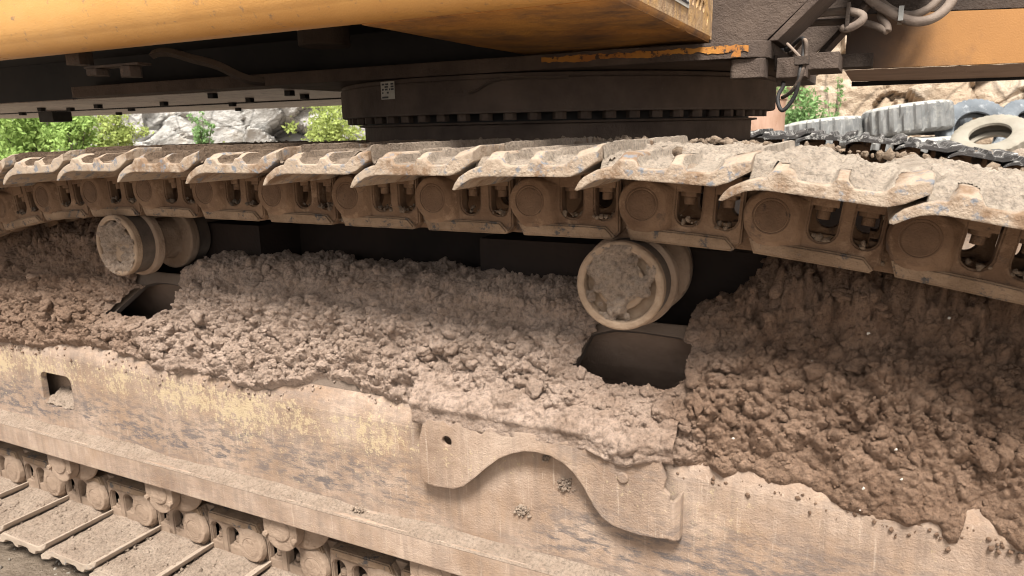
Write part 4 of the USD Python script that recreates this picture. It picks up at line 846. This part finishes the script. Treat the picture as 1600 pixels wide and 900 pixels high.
def shoe_lumps():
    r2 = np.random.default_rng(77); pts = []
    for k in range(1, len(pins)-2):
        an = math.atan2(pins[k+1][1]-pins[k][1], pins[k+1][0]-pins[k][0]); c_, s_ = math.cos(an), math.sin(an)
        for c in range(r2.integers(3, 6)):
            cu, cy = r2.choice([.064, .128, .066, .130]), YC+r2.uniform(-.20, .28)
            for j in range(r2.integers(5, 16)):
                u, v = cu+r2.normal(0, .012), .0775+abs(r2.normal(0, .004))
                pts.append([pins[k][0]+c_*u-s_*v, cy+r2.normal(0, .022), pins[k][1]+s_*u+c_*v])
        for j in range(r2.integers(20, 70)):
            u, v = r2.uniform(.0, .2), .097+abs(r2.normal(0, .003))
            pts.append([pins[k][0]+c_*u-s_*v, YC+.29-abs(r2.normal(0, .07)), pins[k][1]+s_*u+c_*v])
    pts = np.array(pts); return crumbs(pts, np.tile([0, 0, 1.], (len(pts), 1)), .003+.0075*r2.random(len(pts))**1.8, 41)
obj('mud_lumps', shoe_lumps(), 'shoe_mud_dark', SM, smooth=True, kind='stuff')
# dried soil on the lower shoes
def low_mud():
    xs = np.arange(-2.95, -.9, .004); ys = np.arange(1.05, 1.30, .004); X, Y = np.meshgrid(xs, ys, indexing='ij'); uv = np.stack([X, Y], -1)
    low = meshkit.fbm(np.stack([X*14, Y*14, 0*X], -1), 4, 90)
    ph = ((X-(low_pins[-1][0]))/P) % 1.0                       # distance along each shoe
    gap = np.minimum(ph, 1-ph)
    Z = .0985+.004*low+clods(uv, .012, .005, 91)*(.4+.8*low)+clods(uv, .006, .0028, 92)
    inner = smooth01((Y-1.17)/.12)*.012; Z = Z+inner*(.5+low)
    return X, Y, Z
def low_mud_mesh():
    ms = []
    for k in range(len(low_pins)-1):
        pin = low_pins[k]
        us = np.arange(-.014, .192, .0035); ys = np.arange(YC-.299, YC-.03, .0035); U, Y = np.meshgrid(us, ys, indexing='ij'); X = pin[0]-U; uv = np.stack([X, Y], -1)
        if X.max() < -3.0 or X.min() > -.7: continue
        low = meshkit.fbm(np.stack([X*14, Y*14, 0*X], -1), 4, 90)
        e = np.minimum(U+.014, .192-U); ey = Y-(YC-.30)
        h = (.0008+.003*low+clods(uv, .011, .0045, 91)*(.2+1.0*low)+clods(uv, .0055, .0026, 92)+.010*smooth01((Y-1.19)/.11)*(.4+low))*smooth01(e/.012+.1)*smooth01(ey/.01+.15)-.0006
        Z = pin[1]-lower_v(U)+h
        ms.append(sheet(np.stack([X, Y, Z], -1), h < 0))
    return cat(ms)
LM = xform('dried_soil', None, label='dusty dried soil spread over the lower track shoes', category='soil', kind='stuff')
obj('soil_crust', low_mud_mesh(), 'lower_mud', LM, smooth=True, kind='stuff')
r4 = np.random.default_rng(8); n = 900; pts = np.stack([r4.uniform(-2.9, -1.2, n), r4.uniform(1.06, 1.23, n), np.full(n, .1025)], 1)
obj('soil_crumbs', crumbs(pts, np.tile([0, 0, 1.], (n, 1)), .0015+.0055*r4.random(n)**4, 12), 'lower_mud', LM, smooth=True, kind='stuff')
# mud on the carrier roller faces
def face_mud(x, z, seed, thr, bias):
    xs = np.arange(-.076, .0761, .0020); U, V = np.meshgrid(xs, xs, indexing='ij'); r = np.hypot(U, V); uv = np.stack([U+x, V+z], -1)
    low = meshkit.fbm(np.stack([U*26, V*26, 0*U+seed], -1), 4, seed)
    floor = np.interp(r, [0, .043, .046, .0665, .068, .079, .0815], [1.2235, 1.2235, 1.236, 1.236, 1.2135, 1.2135, 1.2185])
    h = (low-thr+bias*(V*5+(.05-r)*3)*.5)
    top = 1.2238-.008*smooth01(h/.18)-clods(uv, .013, .006, seed+2)*smooth01(h/.06)-clods(uv, .007, .004, seed+3)*smooth01(h/.05)
    top = np.where(r > .060, np.minimum(top, 1.2225), top)
    drop = (h < 0) | (r > .0755) | (top > floor+.0005)
    m = sheet(np.stack([x+U, top, z+V], -1), drop); m.faces = m.faces[:, ::-1]; return m
RM = xform('roller_mud', None, label='lumps of pale mud stuck to the round ends of the carrier rollers', category='mud', kind='stuff')
obj('mud_patch', face_mud(-.3935, .9585, 3, .47, .55), 'roller_mud', RM, smooth=True, kind='stuff')
obj('mud_patch', face_mud(-1.776, .9585, 6, .42, .15), 'roller_mud', RM, smooth=True, kind='stuff')
# mud on the ledge of the flange, lumps stuck to the plates
def ledge_mud():
    xs = np.arange(-2.95, -.1, .004); t_ = np.linspace(0, 1, 16); X, T = np.meshgrid(xs, t_, indexing='ij')
    low = meshkit.fbm(np.stack([X*5, 0*X, 0*X], -1), 4, 50); uv = np.stack([X, T*.05], -1)
    prof = np.interp(T, [0, .2, .5, .8, 1], [-.002, .003, .006, .012, .020])*(.3+1.2*low)
    return sheet(np.stack([X, 1.165+.040*T, .3735+prof+clods(uv, .014, .005, 51)*low*np.sin(np.pi*T)], -1))
obj('ledge_mud', ledge_mud(), 'lower_mud', LM, smooth=True, kind='stuff')
def window_mud():
    xs = np.arange(-2.196, -2.052, .003); ys = np.arange(1.203, 1.262, .003); X, Y = np.meshgrid(xs, ys, indexing='ij'); uv = np.stack([X, Y], -1)
    Z = .446+.60*(Y-1.203)+clods(uv, .018, .012, 101)+clods(uv, .008, .006, 102)
    return sheet(np.stack([X, Y, Z], -1))
obj('window_mud', window_mud(), 'lower_mud', RM, smooth=True, kind='stuff')
def stuck_lumps():
    r2 = np.random.default_rng(33); pts = []
    for x, y, z, n, s in [(-.497, 1.2055, .552, 90, .008), (-.535, 1.2055, .605, 30, .005), (-.59, 1.2055, .475, 80, .007), (-1.01, 1.192, .380, 60, .010)]:
        for k in range(n): pts.append([x+r2.normal(0, s), y-abs(r2.normal(0, .003)), z+r2.normal(0, s*.9)])
    pts = np.array(pts)
    return crumbs(pts, np.tile([0, -1., 0], (len(pts), 1)), r2.uniform(.0014, .0040, len(pts)), 19)
obj('stuck_lumps', stuck_lumps(), 'roller_mud', RM, smooth=True, kind='stuff')
# pale mud on the far frame
def far_mud():
    xs = np.arange(-2.4, 1.15, .012); ys = np.arange(yo-1.48, yo-1.2, .012); X, Y = np.meshgrid(xs, ys, indexing='ij'); uv = np.stack([X, Y], -1)
    Z = 1.045-1.75*np.maximum((yo-1.30)-Y, 0)+.05*meshkit.fbm(np.stack([X*6, Y*6, 0*X], -1), 4, 5)+clods(uv, .05, .03, 96)
    return sheet(np.stack([X, Y, Z], -1))
obj('mud_bank', far_mud(), 'far_mud', None, smooth=True, kind='stuff', label='pale mud piled on the track frame of the far side', category='mud')
